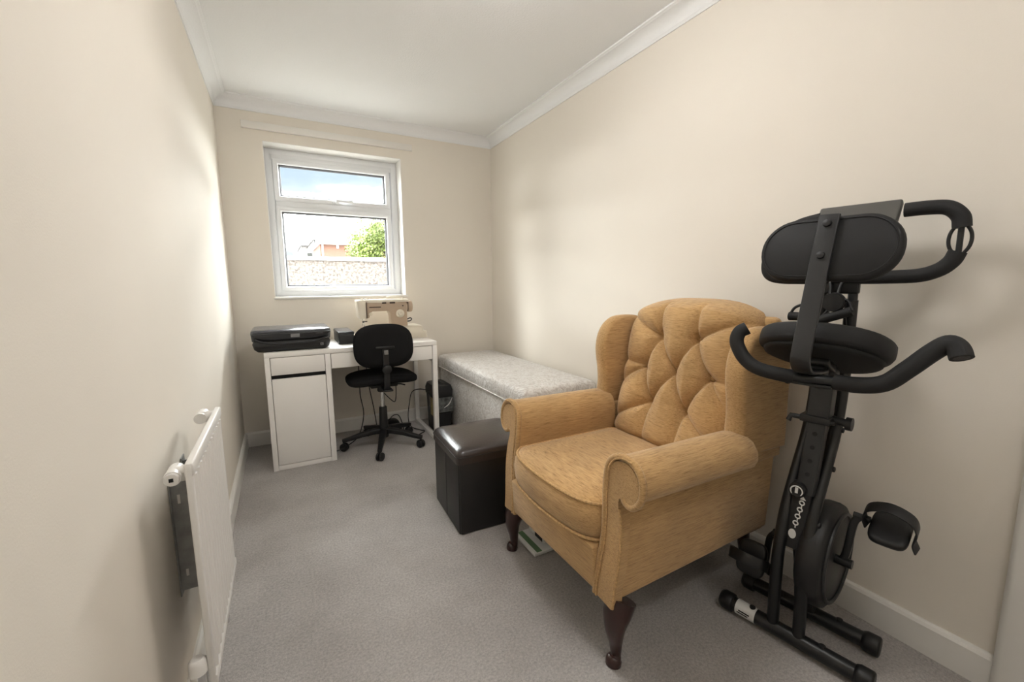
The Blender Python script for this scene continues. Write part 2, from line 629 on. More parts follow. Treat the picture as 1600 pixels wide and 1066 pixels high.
def ring(x0, x1, z0, z1, wd, y0, y1, lip=0.0):
    """mitred rectangular frame with a sloped inner lip"""
    sec = [(0, y1), (0, y0), (wd - 0.012, y0), (wd - 0.006, y0 + 0.004), (wd, y0 + 0.014), (wd, y1)]
    V, F = [], []
    k = len(sec)
    for (cx, cz, sx, sz) in ((x0, z0, 1, 1), (x1, z0, -1, 1), (x1, z1, -1, -1), (x0, z1, 1, -1)):
        for a, y in sec:
            V.append((cx + sx * a, y, cz + sz * a))
    for i in range(4):
        j = (i + 1) % 4
        for q in range(k):
            F.append((i * k + q, i * k + (q + 1) % k, j * k + (q + 1) % k, j * k + q))
    return V, F


obj('frame', merge(ring(WX0 + .004, WX1 - .004, WZ0 + .008, WZ1 - .004, 0.052, FY, FY + 0.065), box(0.318, 1.152, FY, FY + .065, 1.735, 1.782), box(0.30, 1.17, FY, FY + .065, 2.064, 2.105)), UPVC, win, bevel=0.002)


def sash(x0, x1, z0, z1, wd, hx):
    s = obj('sash', ring(x0, x1, z0, z1, wd, FY - 0.012, FY + 0.05), UPVC, win, bevel=0.002)
    obj('gasket', ring(x0 + wd - .002, x1 - wd + .002, z0 + wd - .002, z1 - wd + .002, 0.014, FY + 0.006, FY + 0.03), mat('grey_rubber_gasket', (0.09, 0.09, 0.10), 0.6), s)
    obj('pane', box(x0 + wd, x1 - wd, FY + 0.02, FY + 0.024, z0 + wd, z1 - wd), GLASS, s)
    h = obj('handle', merge(box(hx - 0.035, hx + 0.035, FY - 0.022, FY - 0.011, z0 + 0.004, z0 + 0.026),
                            box(hx - 0.012, hx + 0.012, FY - 0.045, FY - 0.02, z0 + 0.006, z0 + 0.024),
                            box(hx - 0.012, hx + 0.115, FY - 0.055, FY - 0.042, z0 + 0.012, z0 + 0.03)), UPVC, s, bevel=0.004)
    return s


sash(0.314, 1.146, 1.778, 2.072, 0.036, 0.735)
sash(0.314, 1.146, 1.116, 1.738, 0.036, 0.735)

# ------------------------------------------------------------------ outdoors
obj('ground', box(-30, 45, D + TH, 80, -0.25, -0.15), GROUND, kind=ST, label='gravel ground outside the window')
gw = thing('garden_wall', (3, 8.0, -0.15), 'pebbledashed garden wall with white coping outside the window', 'wall')
obj('render', box(-6, 14, 8.0, 8.22, -0.15, 1.575), PEBBLE, gw)
for i in range(22):
    obj('coping', box(-6 + i * 0.91, -6 + i * 0.91 + 0.9, 7.95, 8.27, 1.575, 1.635), OUTW, gw, bevel=0.008)


def hip(x0, x1, y0, y1, z0, z1, ins):
    v = [(x0, y0, z0), (x1, y0, z0), (x1, y1, z0), (x0, y1, z0), (x0 + ins, (y0 + y1) / 2, z1), (x1 - ins, (y0 + y1) / 2, z1)]
    return v, [(0, 1, 5, 4), (1, 2, 5), (2, 3, 4, 5), (3, 0, 4), (0, 3, 2, 1)]


hs = thing('house', (5, 30, -0.15), 'red brick house with brown hipped roof behind the tree', 'house')
obj('wall', box(2.62, 9, 28.5, 34, -0.15, 3.75), BRICK, hs)
obj('fascia', merge(box(2.3, 9.4, 28.1, 28.16, 3.62, 3.84), box(2.3, 2.36, 28.1, 34.4, 3.62, 3.84)), OUTW, hs)
obj('soffit', box(2.3, 9.4, 28.1, 34.4, 3.60, 3.64), OUTW, hs)
rf = obj('roof', hip(2.2, 9.5, 28.0, 34.5, 3.8, 4.6, 1.93), ROOF, hs)
obj('alarm_box', box(3.55, 3.68, 28.44, 28.5, 3.38, 3.58), OUTW, hs, bevel=0.02)
obj('downpipe', box(2.72, 2.80, 28.42, 28.5, -0.15, 3.6), OUTW, hs)
h2 = thing('house', (0.5, 37, -0.15), 'pale rendered house further away left of the brick one', 'house')
obj('wall', box(2.0, 6, 37, 44, -0.15, 4.2), RENDER, h2)
obj('roof', prism([(1.9, 4.16), (3.95, 5.02), (6.1, 4.16)], 36.8, 44.2, 'xz'), RENDER, h2)
for x in (2.3, 3.0):
    wo = obj('window_frame', box(x, x + 0.5, 36.95, 37.0, 2.9, 3.7), OUTW, h2)
    obj('pane', box(x + .06, x + .44, 36.94, 36.95, 2.96, 3.64), SMOKE, wo)
an = thing('aerial', (4.6, 37.3, 4.7), 'thin television aerial on the far roofline', 'aerial')
obj('mast', cyl((4.6, 37.3, 4.7), (4.6, 37.3, 6.4), 0.03, 6), GREYM, an)
obj('boom', cyl((4.35, 37.3, 6.3), (4.85, 37.3, 6.3), 0.025, 6), GREYM, an)

# tree: trunk, limbs and a crown of single leaves
tree = thing('tree', (3.15, 12.2, -0.15), 'bright green leafy tree above the garden wall', 'tree')
obj('trunk', tube([(3.15, 12.2, -0.15), (3.12, 12.2, 0.9), (3.2, 12.25, 1.9), (3.1, 12.2, 2.6)], [0.11, 0.09, 0.06, 0.03], 10, smooth=4), BARK, tree, smooth=60)
for k in range(7):
    a = k * 0.9
    obj('limb', tube([(3.15, 12.2, 1.1 + k * 0.15), (3.15 + 0.4 * math.cos(a), 12.2 + 0.4 * math.sin(a), 1.6 + k * 0.15), (3.15 + 0.8 * math.cos(a), 12.2 + 0.7 * math.sin(a), 2.0 + k * 0.13)], [0.04, 0.025, 0.01], 6, smooth=3), BARK, tree, smooth=60)
V, F = [], []
clumps = [(3.15 + random.uniform(-.95, 1.0), 12.2 + random.uniform(-.9, .9), random.uniform(1.35, 2.75), random.uniform(.22, .42)) for _ in range(60)]
clumps = [c for c in clumps if ((c[0] - 3.2) / 1.05) ** 2 + ((c[2] - 2.0) / .95) ** 2 < 1.0]
clumps += [(2.55, 12.1, 2.6, .12), (2.42, 12.0, 2.35, .12), (2.7, 12.1, 2.72, .12), (2.3, 12.1, 1.75, .2), (2.45, 12.1, 2.0, .22)]
for cx, cy, cz, r in clumps:
    for _ in range(int(900 * r)):
        d = Vector((random.gauss(0, 1), random.gauss(0, 1), random.gauss(0, 1))).normalized() * (r * random.random() ** 0.4)
        p = Vector((cx, cy, cz)) + d
        a = Vector((random.gauss(0, 1), random.gauss(0, 1), random.gauss(0, 1))).normalized()
        b_ = a.orthogonal().normalized()
        L_, w_ = random.uniform(.05, .085), random.uniform(.022, .036)
        n = len(V)
        V += [tuple(p), tuple(p + a * L_ * .5 + b_ * w_), tuple(p + a * L_), tuple(p + a * L_ * .5 - b_ * w_)]
        F.append((n, n + 1, n + 2, n + 3))
fo = obj('foliage', (V, F), LEAF, tree, kind='stuff')

# ------------------------------------------------------------------ desk
DX0, DX1, DY0, DY1 = 0.182, 1.267, 2.928, 3.475
dk = thing('desk', (0.72, 3.2, 0), 'white laminate desk with cabinet and drawers under the window', 'desk')
obj('tabletop', box(DX0, DX1, DY0, DY1, 0.722, 0.752), LAMW, dk, bevel=0.002)
cb = obj('cabinet', merge(box(DX0, DX0 + .029, DY0, DY1, 0, 0.722), box(0.520, 0.552, DY0, DY1, 0, 0.722), box(DX0 + .029, 0.52, DY1 - .012, DY1, 0.03, 0.722),
                          box(DX0 + .029, 0.52, DY0 + .004, DY1, 0.0, 0.03), box(DX0 + .029, 0.52, DY0 + .03, DY1 - .02, 0.59, 0.604)), LAMW, dk, bevel=0.0015)
obj('finger_gap', box(DX0 + .029, 0.52, DY0 + .026, DY0 + .03, 0.57, 0.62), DKGAP, dk)
obj('drawer', box(DX0 + .032, 0.517, DY0 + .002, DY0 + .02, 0.611, 0.719), LAMW, dk, bevel=0.0015)
obj('door', box(DX0 + .032, 0.517, DY0 + .002, DY0 + .02, 0.034, 0.586), LAMW, dk, bevel=0.0015)
obj('drawer', merge(box(0.556, 1.231, DY0 + .002, DY0 + .02, 0.622, 0.719), box(0.58, 1.2, DY0 + .02, DY0 + .38, 0.635, 0.65)), LAMW, dk, bevel=0.0015)
obj('side_panel', box(1.235, DX1, DY0 + .035, DY1 - .03, 0.60, 0.722), LAMW, dk, bevel=0.0015)
obj('back_panel', box(0.552, 1.235, DY1 - .016, DY1, 0.56, 0.722), LAMW, dk, bevel=0.0015)
obj('leg', box(1.234, DX1, DY0, DY0 + .035, 0, 0.722), LAMW, dk, bevel=0.0015)
obj('leg', box(1.234, DX1, DY1 - .035, DY1, 0, 0.722), LAMW, dk, bevel=0.0015)
obj('floor_rail', box(1.234, DX1, DY0 + .035, DY1 - .035, 0, 0.028), LAMW, dk, bevel=0.0015)

# ------------------------------------------------------------------ printer
DT = 0.752
pr = thing('printer', (0.345, 3.13, DT), 'low black and grey all-in-one printer on the desk corner', 'printer')
px0, px1, py0, py1 = 0.120, 0.568, 2.945, 3.29


def outline(x0, x1, y0, y1, r, n=6):
    cx, cy = (x0 + x1) / 2, (y0 + y1) / 2
    return [(cx + a, cy + b_) for a, b_ in rrect((x1 - x0) / 2, (y1 - y0) / 2, r, n)]


def slab_stack(levels):
    """loft rounded-rectangle outlines: (x0,x1,y0,y1,r,z)"""
    V, F = [], []
    k = None
    for (x0, x1, y0, y1, r, z) in levels:
        ol = outline(x0, x1, y0, y1, r)
        k = len(ol)
        V += [(x, y, z) for x, y in ol]
    for j in range(len(levels) - 1):
        for i in range(k):
            F.append((j * k + i, j * k + (i + 1) % k, (j + 1) * k + (i + 1) % k, (j + 1) * k + i))
    F.append(tuple(range(k)))
    F.append(tuple((len(levels) - 1) * k + i for i in range(k)))
    return V, F


obj('body', slab_stack([(px0 + .03, px1 - .03, py0 + .035, py1 - .01, .03, DT + .001), (px0 + .012, px1 - .012, py0 + .012, py1, .04, DT + .018), (px0 + .004, px1 - .004, py0 + .004, py1, .045, DT + .05), (px0 + .012, px1 - .012, py0 + .02, py1, .04, DT + .075)]), BLACKP, pr, smooth=50)
# front fascia with curved lower lip
fp = []
for i in range(21):
    s = -1 + 2 * i / 20
    x = (px0 + px1) / 2 + s * (px1 - px0) / 2 * 0.985
    fp.append((x, DT + 0.078 + 0.032 * s ** 6))
fp += [(px1 - .006, DT + .118), (px0 + .006, DT + .118)]
obj('front_panel', prism(fp, py0 - .004, py0 + .05, 'xz'), PRT_D, pr, bevel=0.004)
obj('upper_shell', slab_stack([(px0 + .004, px1 - .004, py0 + .02, py1, .03, DT + .068), (px0, px1, py0 + .004, py1, .035, DT + .11), (px0, px1, py0 + .004, py1, .035, DT + .122)]), PRT_D, pr, smooth=50)
obj('scanner_lid', slab_stack([(px0 + .002, px1 - .002, py0 + .006, py1, .035, DT + .122), (px0 + .002, px1 - .002, py0 + .008, py1, .035, DT + .131), (px0 + .010, px1 - .010, py0 + .022, py1 - .01, .03, DT + .1375)]), PRT_L, pr, smooth=40)
tray = []
for i in range(21):
    s = -1 + 2 * i / 20
    tray.append(((px0 + px1) / 2 + s * .20, py0 + .004, DT + 0.053 + 0.030 * abs(s) ** 4))
obj('paper_tray_lip', tube(tray, 0.006, 8), PRT_D, pr, smooth=60)
obj('screen', box(.335, .385, py0 - .0065, py0 - .003, DT + .088, DT + .110), PRT_S, pr, bevel=0.001)
obj('badge', box(.500, .519, py0 - .002, py0 + .006, DT + .026, DT + .043), PRT_S, pr, bevel=0.0015)
obj('badge_letter', merge(box(.505, .507, py0 - .003, py0, DT + .029, DT + .040), box(.507, .513, py0 - .003, py0, DT + .033, DT + .035), box(.511, .513, py0 - .003, py0, DT + .029, DT + .035)), BLACKP, pr)
obj('brand_lettering', merge(*[box(.478 + k * .006, .482 + k * .006, py0 - .0055, py0 - .003, DT + .1045, DT + .108) for k in range(7)]), PRT_S, pr)

# ------------------------------------------------------------------ black box beside the printer
bx = thing('storage_box', (0.72, 3.25, DT), 'small black box between printer and sewing machine', 'box')
obj('body', box(0.628, 0.728, 3.10, 3.40, DT + .0005, DT + .068), BLACKP, bx, bevel=0.004)
obj('lid', box(0.626, 0.730, 3.098, 3.402, DT + .064, DT + .086), PRT_D, bx, bevel=0.004)
obj('plastic_wrap', box(0.634, 0.722, 3.106, 3.394, DT + .086, DT + .088), PRT_L, bx)

# ------------------------------------------------------------------ sewing machine
sm = thing('sewing_machine', (1.0, 3.28, DT), 'cream and tan sewing machine on the desk below the window', 'sewing machine')
sy = 3.225   # front of head
obj('bed', slab_stack([(0.735, 1.275, 3.17, 3.40, .015, DT + .0005), (0.733, 1.277, 3.168, 3.402, .015, DT + .03), (0.738, 1.272, 3.172, 3.398, .015, DT + .052)]), CREAMP, sm, smooth=40)
obj('bed_step', slab_stack([(1.03, 1.250, 3.175, 3.395, .015, DT + .052), (1.035, 1.245, 3.18, 3.39, .02, DT + .088), (1.05, 1.235, 3.195, 3.38, .02, DT + .095)]), CREAMP, sm, smooth=40)
obj('needle_plate', box(0.75, 0.90, 3.20, 3.35, DT + .052, DT + .055), CHROME, sm)
# pillar and arm as one casting, silhouette in x-z extruded in y
arm = [(0.842, 0.915), (0.842, 1.018), (0.842, 1.03), (1.13, 1.03), (1.14, 1.02), (1.14, DT + .09), (1.022, DT + .09), (1.014, 0.94), (1.006, 0.957), (0.995, 0.963), (0.885, 0.963), (0.872, 0.955), (0.86, 0.915)]
obj('arm', prism(arm, sy, sy + .105, 'xz'), TANP, sm, bevel=0.008)
obj('top_cover', slab_stack([(0.776, 1.155, sy - .003, sy + .108, .012, 1.028), (0.776, 1.155, sy - .003, sy + .108, .012, 1.042), (0.784, 1.148, sy + .005, sy + .10, .012, 1.050)]), CREAMP, sm, smooth=40)
obj('face_cover', slab_stack([(0.792, 0.841, sy - .002, sy + .10, .008, 0.913), (0.785, 0.841, sy - .004, sy + .106, .01, 0.93), (0.778, 0.841, sy - .004, sy + .106, .01, 1.028)]), CREAMP, sm, smooth=40)
obj('face_strip', box(0.840, 0.8435, sy - .006, sy + .106, 0.913, 1.034), BROWNP, sm)
obj('name_strip', box(0.862, 0.945, sy - .002, sy + .002, 0.990, 0.9985), BROWNP, sm)
obj('tension_dial', merge(cyl((0.868, sy, 0.945), (0.868, sy - .022, 0.945), .012), cyl((0.868, sy - .02, 0.945), (0.868, sy - .03, 0.945), .006)), CREAMP, sm, smooth=40)
sd = obj('stitch_dial', lathe((1.085, sy, 0.942), (0, -1, 0), [(.001, 0), (.031, 0), (.031, .006), (.027, .01), (.018, .011), (.018, .024), (.015, .027), (.001, .027)], 24), CREAMP, sm, smooth=40)
obj('dial_mark', box(1.084, 1.086, sy - .029, sy - .026, 0.944, 0.956), TANP, sd)
hw = obj('hand_wheel', lathe((1.14, sy + .05, 0.992), (1, 0, 0), [(.001, 0), (.034, .0), (.034, .014), (.042, .016), (.044, .022), (.044, .042), (.040, .047), (.001, .048)], 28), TANP, sm, smooth=40)
obj('wheel_band', lathe((1.1535, sy + .05, 0.992), (1, 0, 0), [(.001, 0), (.037, 0), (.037, .004), (.001, .004)], 28), BROWNP, hw)
obj('stitch_selector', lathe((1.107, sy, 1.0), (0, -1, 0), [(.001, 0), (.005, 0), (.005, .008), (.001, .008)], 12), BROWNP, sm)
for a_, b_ in ((0.955, 0.985), (1.01, 1.05)):
    obj('stitch_lever', box(a_, b_, sy - .006, sy + .01, 1.018, 1.03), BROWNP, sm, bevel=0.002)
obj('needle_bar', merge(cyl((0.818, sy + .05, 0.915), (0.818, sy + .05, 0.86), .004, 8), cyl((0.830, sy + .05, 0.915), (0.830, sy + .05, 0.845), .0035, 8), cyl((0.818, sy + .05, 0.888), (0.818, sy + .02, 0.888), .007, 10), box(0.817, 0.85, sy + .045, sy + .055, 0.885, 0.891)), CHROME, sm)
obj('presser_foot', box(0.818, 0.842, sy + .02, sy + .06, DT + .058, DT + .064), CHROME, sm)
obj('spool_pin', merge(cyl((0.865, sy + .06, 1.048), (0.865, sy + .06, 1.062), .004, 8), cyl((0.82, sy + .05, 1.048), (0.82, sy + .05, 1.058), .012, 12), cyl((0.845, sy + .05, 1.048), (0.845, sy + .05, 1.06), .01, 12)), CHROME, sm, smooth=40)
obj('carry_handle', tube([(1.0, sy + .05, 1.048), (1.0, sy + .05, 1.066), (1.12, sy + .05, 1.066), (1.12, sy + .05, 1.048)], .0045, 8), CREAMP, sm, smooth=60)
obj('motor_lead', tube([(1.14, sy + .06, .885), (1.17, sy + .05, .90), (1.185, sy + .05, .893), (1.172, sy + .05, .878), (1.145, sy + .06, .875)], .0045, 8, smooth=5), BLACKP, sm, smooth=60)

# ------------------------------------------------------------------ office chair
oc = thing('office_chair', (0.885, 3.03, 0), 'black cloth swivel chair on castors tucked under the desk', 'office chair')
hx, hy = 0.885, 3.03
obj('seat', pillow((hx + .005, 3.06, 0.512), .235, .215, .036, .55, .55, 56, 18, bend=lambda x, y, z: (x, y, z - 0.30 * x * x - 0.10 * max(0, y) ** 2 + 0.16 * max(0, -y) ** 2)), BFABRIC, oc, smooth=180)
obj('seat_plate', merge(box(hx - .09, hx + .09, 2.93, 3.13, .455, .475), box(hx - .03, hx + .03, 2.80, 2.97, .452, .464)), BLACKP, oc, bevel=.004)


def bcurve(x, y, z):
    return x, y + 0.55 * x * x * -1 + (-0.05 * z), z


bp_ = pillow((0, 0, 0), .198, .026, .147, .5, .5, 60, 24)
# superellipse in x-z plane for the backrest
def backpad(c, a, b_, th, n=2.9, nu=64, nr=10, curve=0.45):
    V, F = [], []
    rings = []
    for side in (-1, 1):
        for j in range(nr + 1):
            rho = j / nr
            y = th * (1 - rho ** 6) ** 0.5 * side
            for i in range(nu):
                q = 2 * math.pi * i / nu
                x = a * rho * sq(math.cos(q), 2 / n)
                z = b_ * rho * sq(math.sin(q), 2 / n)
                V.append((c[0] + x, c[1] + y - curve * (x * x) + 0.12 * z, c[2] + z))
    for s in range(2):
        base = s * (nr + 1) * nu
        for j in range(nr):
            for i in range(nu):
                F.append((base + j * nu + i, base + j * nu + (i + 1) % nu, base + (j + 1) * nu + (i + 1) % nu, base + (j + 1) * nu + i))
    return V, F


obj('backrest', backpad((0.880, 2.880, 0.752), .196, .147, .030), BFABRIC, oc, smooth=180)
obj('back_shell', backpad((0.880, 2.862, 0.752), .186, .138, .020), mat('matt_black_shell', (0.005, 0.005, 0.0055), 0.75, spec=0.2), oc, smooth=180)
bar = catmull([(hx - .003, 2.95, .458), (hx - .003, 2.85, .462), (hx - .003, 2.828, .50), (hx - .003, 2.83, .60), (hx - .003, 2.838, .735)], 6)
obj('back_post', sweep(bar, rrect(.019, .007, .004), up=(1, 0, 0)) if False else sweep(bar, rrect(.007, .019, .004), up=(1, 0, 0)), BLACKP, oc, smooth=50)
obj('back_bracket', merge(box(hx - .065, hx + .06, 2.834, 2.85, .735, .755)), BLACKP, oc, bevel=.006)
obj('back_clip', box(hx - .014, hx + .012, 2.818, 2.834, .700, .728), STEEL, oc, bevel=.002)
obj('height_knob', lathe((hx - .003, 2.822, .602), (0, -1, 0), [(.001, 0), (.03, 0), (.032, .008), (.029, .022), (.018, .027), (.001, .027)], 20), BLACKP, oc, smooth=50)
obj('gas_strut', cyl((hx, hy, .27), (hx, hy, .455), .0145), CHROME, oc, smooth=40)
obj('column', lathe((hx, hy, 0), (0, 0, 1), [(.001, .07), (.03, .07), (.034, .10), (.031, .15), (.027, .29), (.024, .295), (.001, .295)], 24), BLACKP, oc, smooth=40)
obj('strut_collar', lathe((hx, hy, .405), (0, 0, 1), [(.001, 0), (.028, 0), (.034, .012), (.03, .035), (.022, .06), (.001, .06)], 20), BLACKP, oc, smooth=40)
obj('height_lever', tube([(hx + .03, hy, .455), (hx + .13, hy - .02, .448), (hx + .16, hy - .025, .438)], .005, 8), BLACKP, oc, smooth=60)
legs = [172, 252, 324, 36, 108]
for q in legs:
    a = math.radians(q)
    dx, dy = math.cos(a), math.sin(a)
    R_ = .272
    pth = [(hx + dx * s, hy + dy * s, z) for s, z in ((.015, .118), (.06, .118), (.15, .105), (.23, .084), (R_ + .01, .074))]
    lg = obj('leg', sweep(pth, rrect(.021, .017, .007), up=(0, 0, 1), radii=[1.15, 1.1, .95, .8, .7]), BLACKP, oc, smooth=50)
    cx, cy = hx + dx * R_, hy + dy * R_
    sa = a + 1.1
    ux, uy = math.cos(sa), math.sin(sa)
    cs = obj('castor', merge(*[lathe((cx + ux * o_, cy + uy * o_, .029), (ux, uy, 0), [(.001, 0), (.022, 0), (.028, .004), (.029, .010), (.026, .016), (.001, .018)], 18) for o_ in (-.021, .003)],
                             cyl((cx, cy, .03), (cx, cy, .08), .008, 10)), BLACKP, oc, smooth=50)

# ------------------------------------------------------------------ cables and pedal under the desk
obj('power_cable', tube([(0.79, 3.42, .60), (0.79, 3.40, .45), (0.775, 3.30, .33), (0.78, 3.22, .20), (0.72, 3.1, .085), (0.62, 3.0, .055), (0.554, 2.96, .05)], .0035, 8, smooth=8), BLACKP, smooth=60, label='black cable hanging below the desk and looping to the cabinet foot', cat='cable')
obj('power_cable', tube([(0.84, 3.42, .60), (0.85, 3.41, .50), (0.86, 3.40, .36), (0.88, 3.37, .20), (0.90, 3.36, .006)], .0035, 8, smooth=8), BLACKP, smooth=60, label='black cable dropping straight from the drawer to the floor behind the chair', cat='cable')
obj('power_cable', tube([(0.90, 3.42, .60), (0.88, 3.40, .50), (0.93, 3.36, .36), (1.0, 3.30, .265), (1.03, 3.27, .26), (1.04, 3.28, .40), (1.03, 3.34, .58)], .0035, 8, smooth=8), BLACKP, smooth=60, label='black cable sagging in a loop behind the chair column', cat='cable')
obj('power_cable', tube([(1.284, 3.17, .325), (1.22, 3.25, .33), (1.17, 3.30, .30), (1.15, 3.32, .20), (1.14, 3.33, .09), (1.15, 3.30, .02), (1.20, 3.22, .006), (1.225, 3.17, .006), (1.17, 3.12, .006)], .0035, 8, smooth=8), BLACKP, smooth=60, label='black cable running from the shredder top down to the floor', cat='cable')
fp_ = thing('foot_pedal', (1.02, 3.32, 0), 'black sewing machine foot pedal on the carpet behind the chair', 'foot pedal')
obj('housing', slab_stack([(0.955, 1.075, 3.26, 3.40, .03, .001), (0.955, 1.075, 3.26, 3.40, .03, .03), (0.97, 1.06, 3.29, 3.39, .03, .075), (0.985, 1.045, 3.31, 3.38, .02, .085)]), BLACKP, fp_, smooth=50)
obj('lead', tube([(0.99, 3.36, .08), (1.02, 3.31, .13), (1.06, 3.30, .12), (1.09, 3.30, .02), (1.07, 3.25, .006)], .0035, 8, smooth=6), BLACKP, fp_, smooth=60)

# ------------------------------------------------------------------ paper shredder
sh = thing('paper_shredder', (1.365, 3.22, 0), 'black paper shredder between the desk and velvet ottoman bench', 'shredder')
obj('bin', slab_stack([(1.298, 1.425, 3.09, 3.31, .02, .001), (1.290, 1.432, 3.08, 3.32, .02, .29)]), BLACKP, sh, smooth=40)
obj('window', box(1.2885, 1.434, 3.078, 3.25, .155, .285), SMOKE, sh, bevel=.004)
obj('shredded_bag', box(1.296, 1.4335, 3.0755, 3.079, .165, .282), GREYV, sh)
obj('bag_fold', tube([(1.36, 3.075, .20), (1.40, 3.0745, .225), (1.428, 3.075, .275)], [.002, .005, .002], 8, smooth=4), LABELW, sh, smooth=60)
obj('paper_label', box(1.286, 1.289, 3.10, 3.19, .13, .27), LABELY, sh)
obj('head', slab_stack([(1.284, 1.438, 3.074, 3.326, .025, .285), (1.282, 1.440, 3.07, 3.33, .03, .335), (1.292, 1.430, 3.085, 3.315, .03, .372), (1.305, 1.417, 3.10, 3.30, .02, .378)]), BLACKP, sh, smooth=40)
obj('feed_slot', box(1.345, 1.375, 3.12, 3.28, .377, .380), DKGAP, sh)

# ------------------------------------------------------------------ velvet storage bench
bn = thing('storage_bench', (1.715, 2.73, 0), 'long silver crushed-velvet storage bench against the right wall', 'bench')
BX0, BX1, BY0, BY1 = 1.452, 1.978, 1.995, 3.465
obj('body', box(BX0 + .012, BX1 - .012, BY0 + .012, BY1 - .012, 0.02, 0.455), VELVET, bn, bevel=.008)
obj('end_panel', box(BX0 + .03, BX1 - .06, BY0 + .006, BY0 + .014, 0.04, 0.44), VELVET_P, bn, bevel=.004)
for x, y in ((BX0 + .05, BY0 + .05), (BX1 - .05, BY0 + .05), (BX0 + .05, BY1 - .05), (BX1 - .05, BY1 - .05)):
    obj('foot', cyl((x, y, 0), (x, y, .022), .02, 14), BLACKP, bn)
cxb, cyb = (BX0 + BX1) / 2, (BY0 + BY1) / 2


def lidfn():
    lv = []
    hw_, hl = (BX1 - BX0) / 2, (BY1 - BY0) / 2
    for ins, z in ((.004, .458), (0, .463), (-.001, .50), (0, .535), (.008, .552), (.025, .562), (.06, .5665), (.13, .569)):
        lv.append((BX0 + ins, BX1 - ins, BY0 + ins, BY1 - ins, max(.012, .03 - ins * .1), z))
    return slab_stack(lv)


obj('padded_lid', lidfn(), VELVET, bn, smooth=60)
obj('piping', sweep([(x, y, .459) for x, y in outline(BX0 - .002, BX1 + .002, BY0 - .002, BY1 + .002, .03)], circ(.0045, 8), closed=True), VELVET_P, bn, smooth=60)
for k in range(7):   # gathers pulled round the lid's near end
    x = BX1 - .03 - k * .022
    obj('gather', tube([(x, BY0 - .0, .468), (x + .004, BY0 - .0015, .51), (x + .012, BY0 + .002, .545)], [.001, .0045, .001], 6, smooth=4), VELVET_P, bn, smooth=60)

# ------------------------------------------------------------------ brown ottoman
ot = thing('cube_ottoman', (1.15, 1.905, 0), 'dark brown faux-leather cube ottoman beside the armchair', 'ottoman', rotz=math.radians(-2.2))
s = 0.188
for (x, y, sx, sy_) in ((-s, 0, .006, s), (s, 0, .006, s), (0, -s, s, .006), (0, s, s, .006)):
    obj('side_panel', box(x - sx, x + sx, y - sy_, y + sy_, .004, .35), LEATHER_D, ot, bevel=.005)
obj('base_board', box(-s + .006, s - .006, -s + .006, s - .006, .002, .014), BLACKP, ot)
obj('fold_seam', box(-s - .0068, -s - .0055, -.004, .002, .01, .345), DKGAP, ot)
lv = [(-s - .013, s + .013, -s - .013, s + .013, .02, z) for z in (.345, .352)]
lv += [(-s - .014 + i_, s + .014 - i_, -s - .014 + i_, s + .014 - i_, .03, z) for i_, z in ((0, .375), (.002, .388), (.008, .399), (.02, .407), (.045, .413), (.09, .418), (.13, .420))]
obj('padded_lid', slab_stack(lv), LEATHER, ot, smooth=70)
obj('stitch_seam', sweep([(x, y, .379) for x, y in outline(-s - .015, s + .015, -s - .015, s + .015, .03)], circ(.002, 6), closed=True), LEATHER_D, ot)

# ------------------------------------------------------------------ armchair
CY = 1.195
ac = thing('armchair', (1.48, CY, 0), 'gold chenille wingback armchair with buttoned back', 'armchair')
XF = 1.10                              # front of the arms, raked back towards the top


def rake(geo):
    return [(x + .07 * (z - .2), y, z) for x, y, z in geo[0]], geo[1]


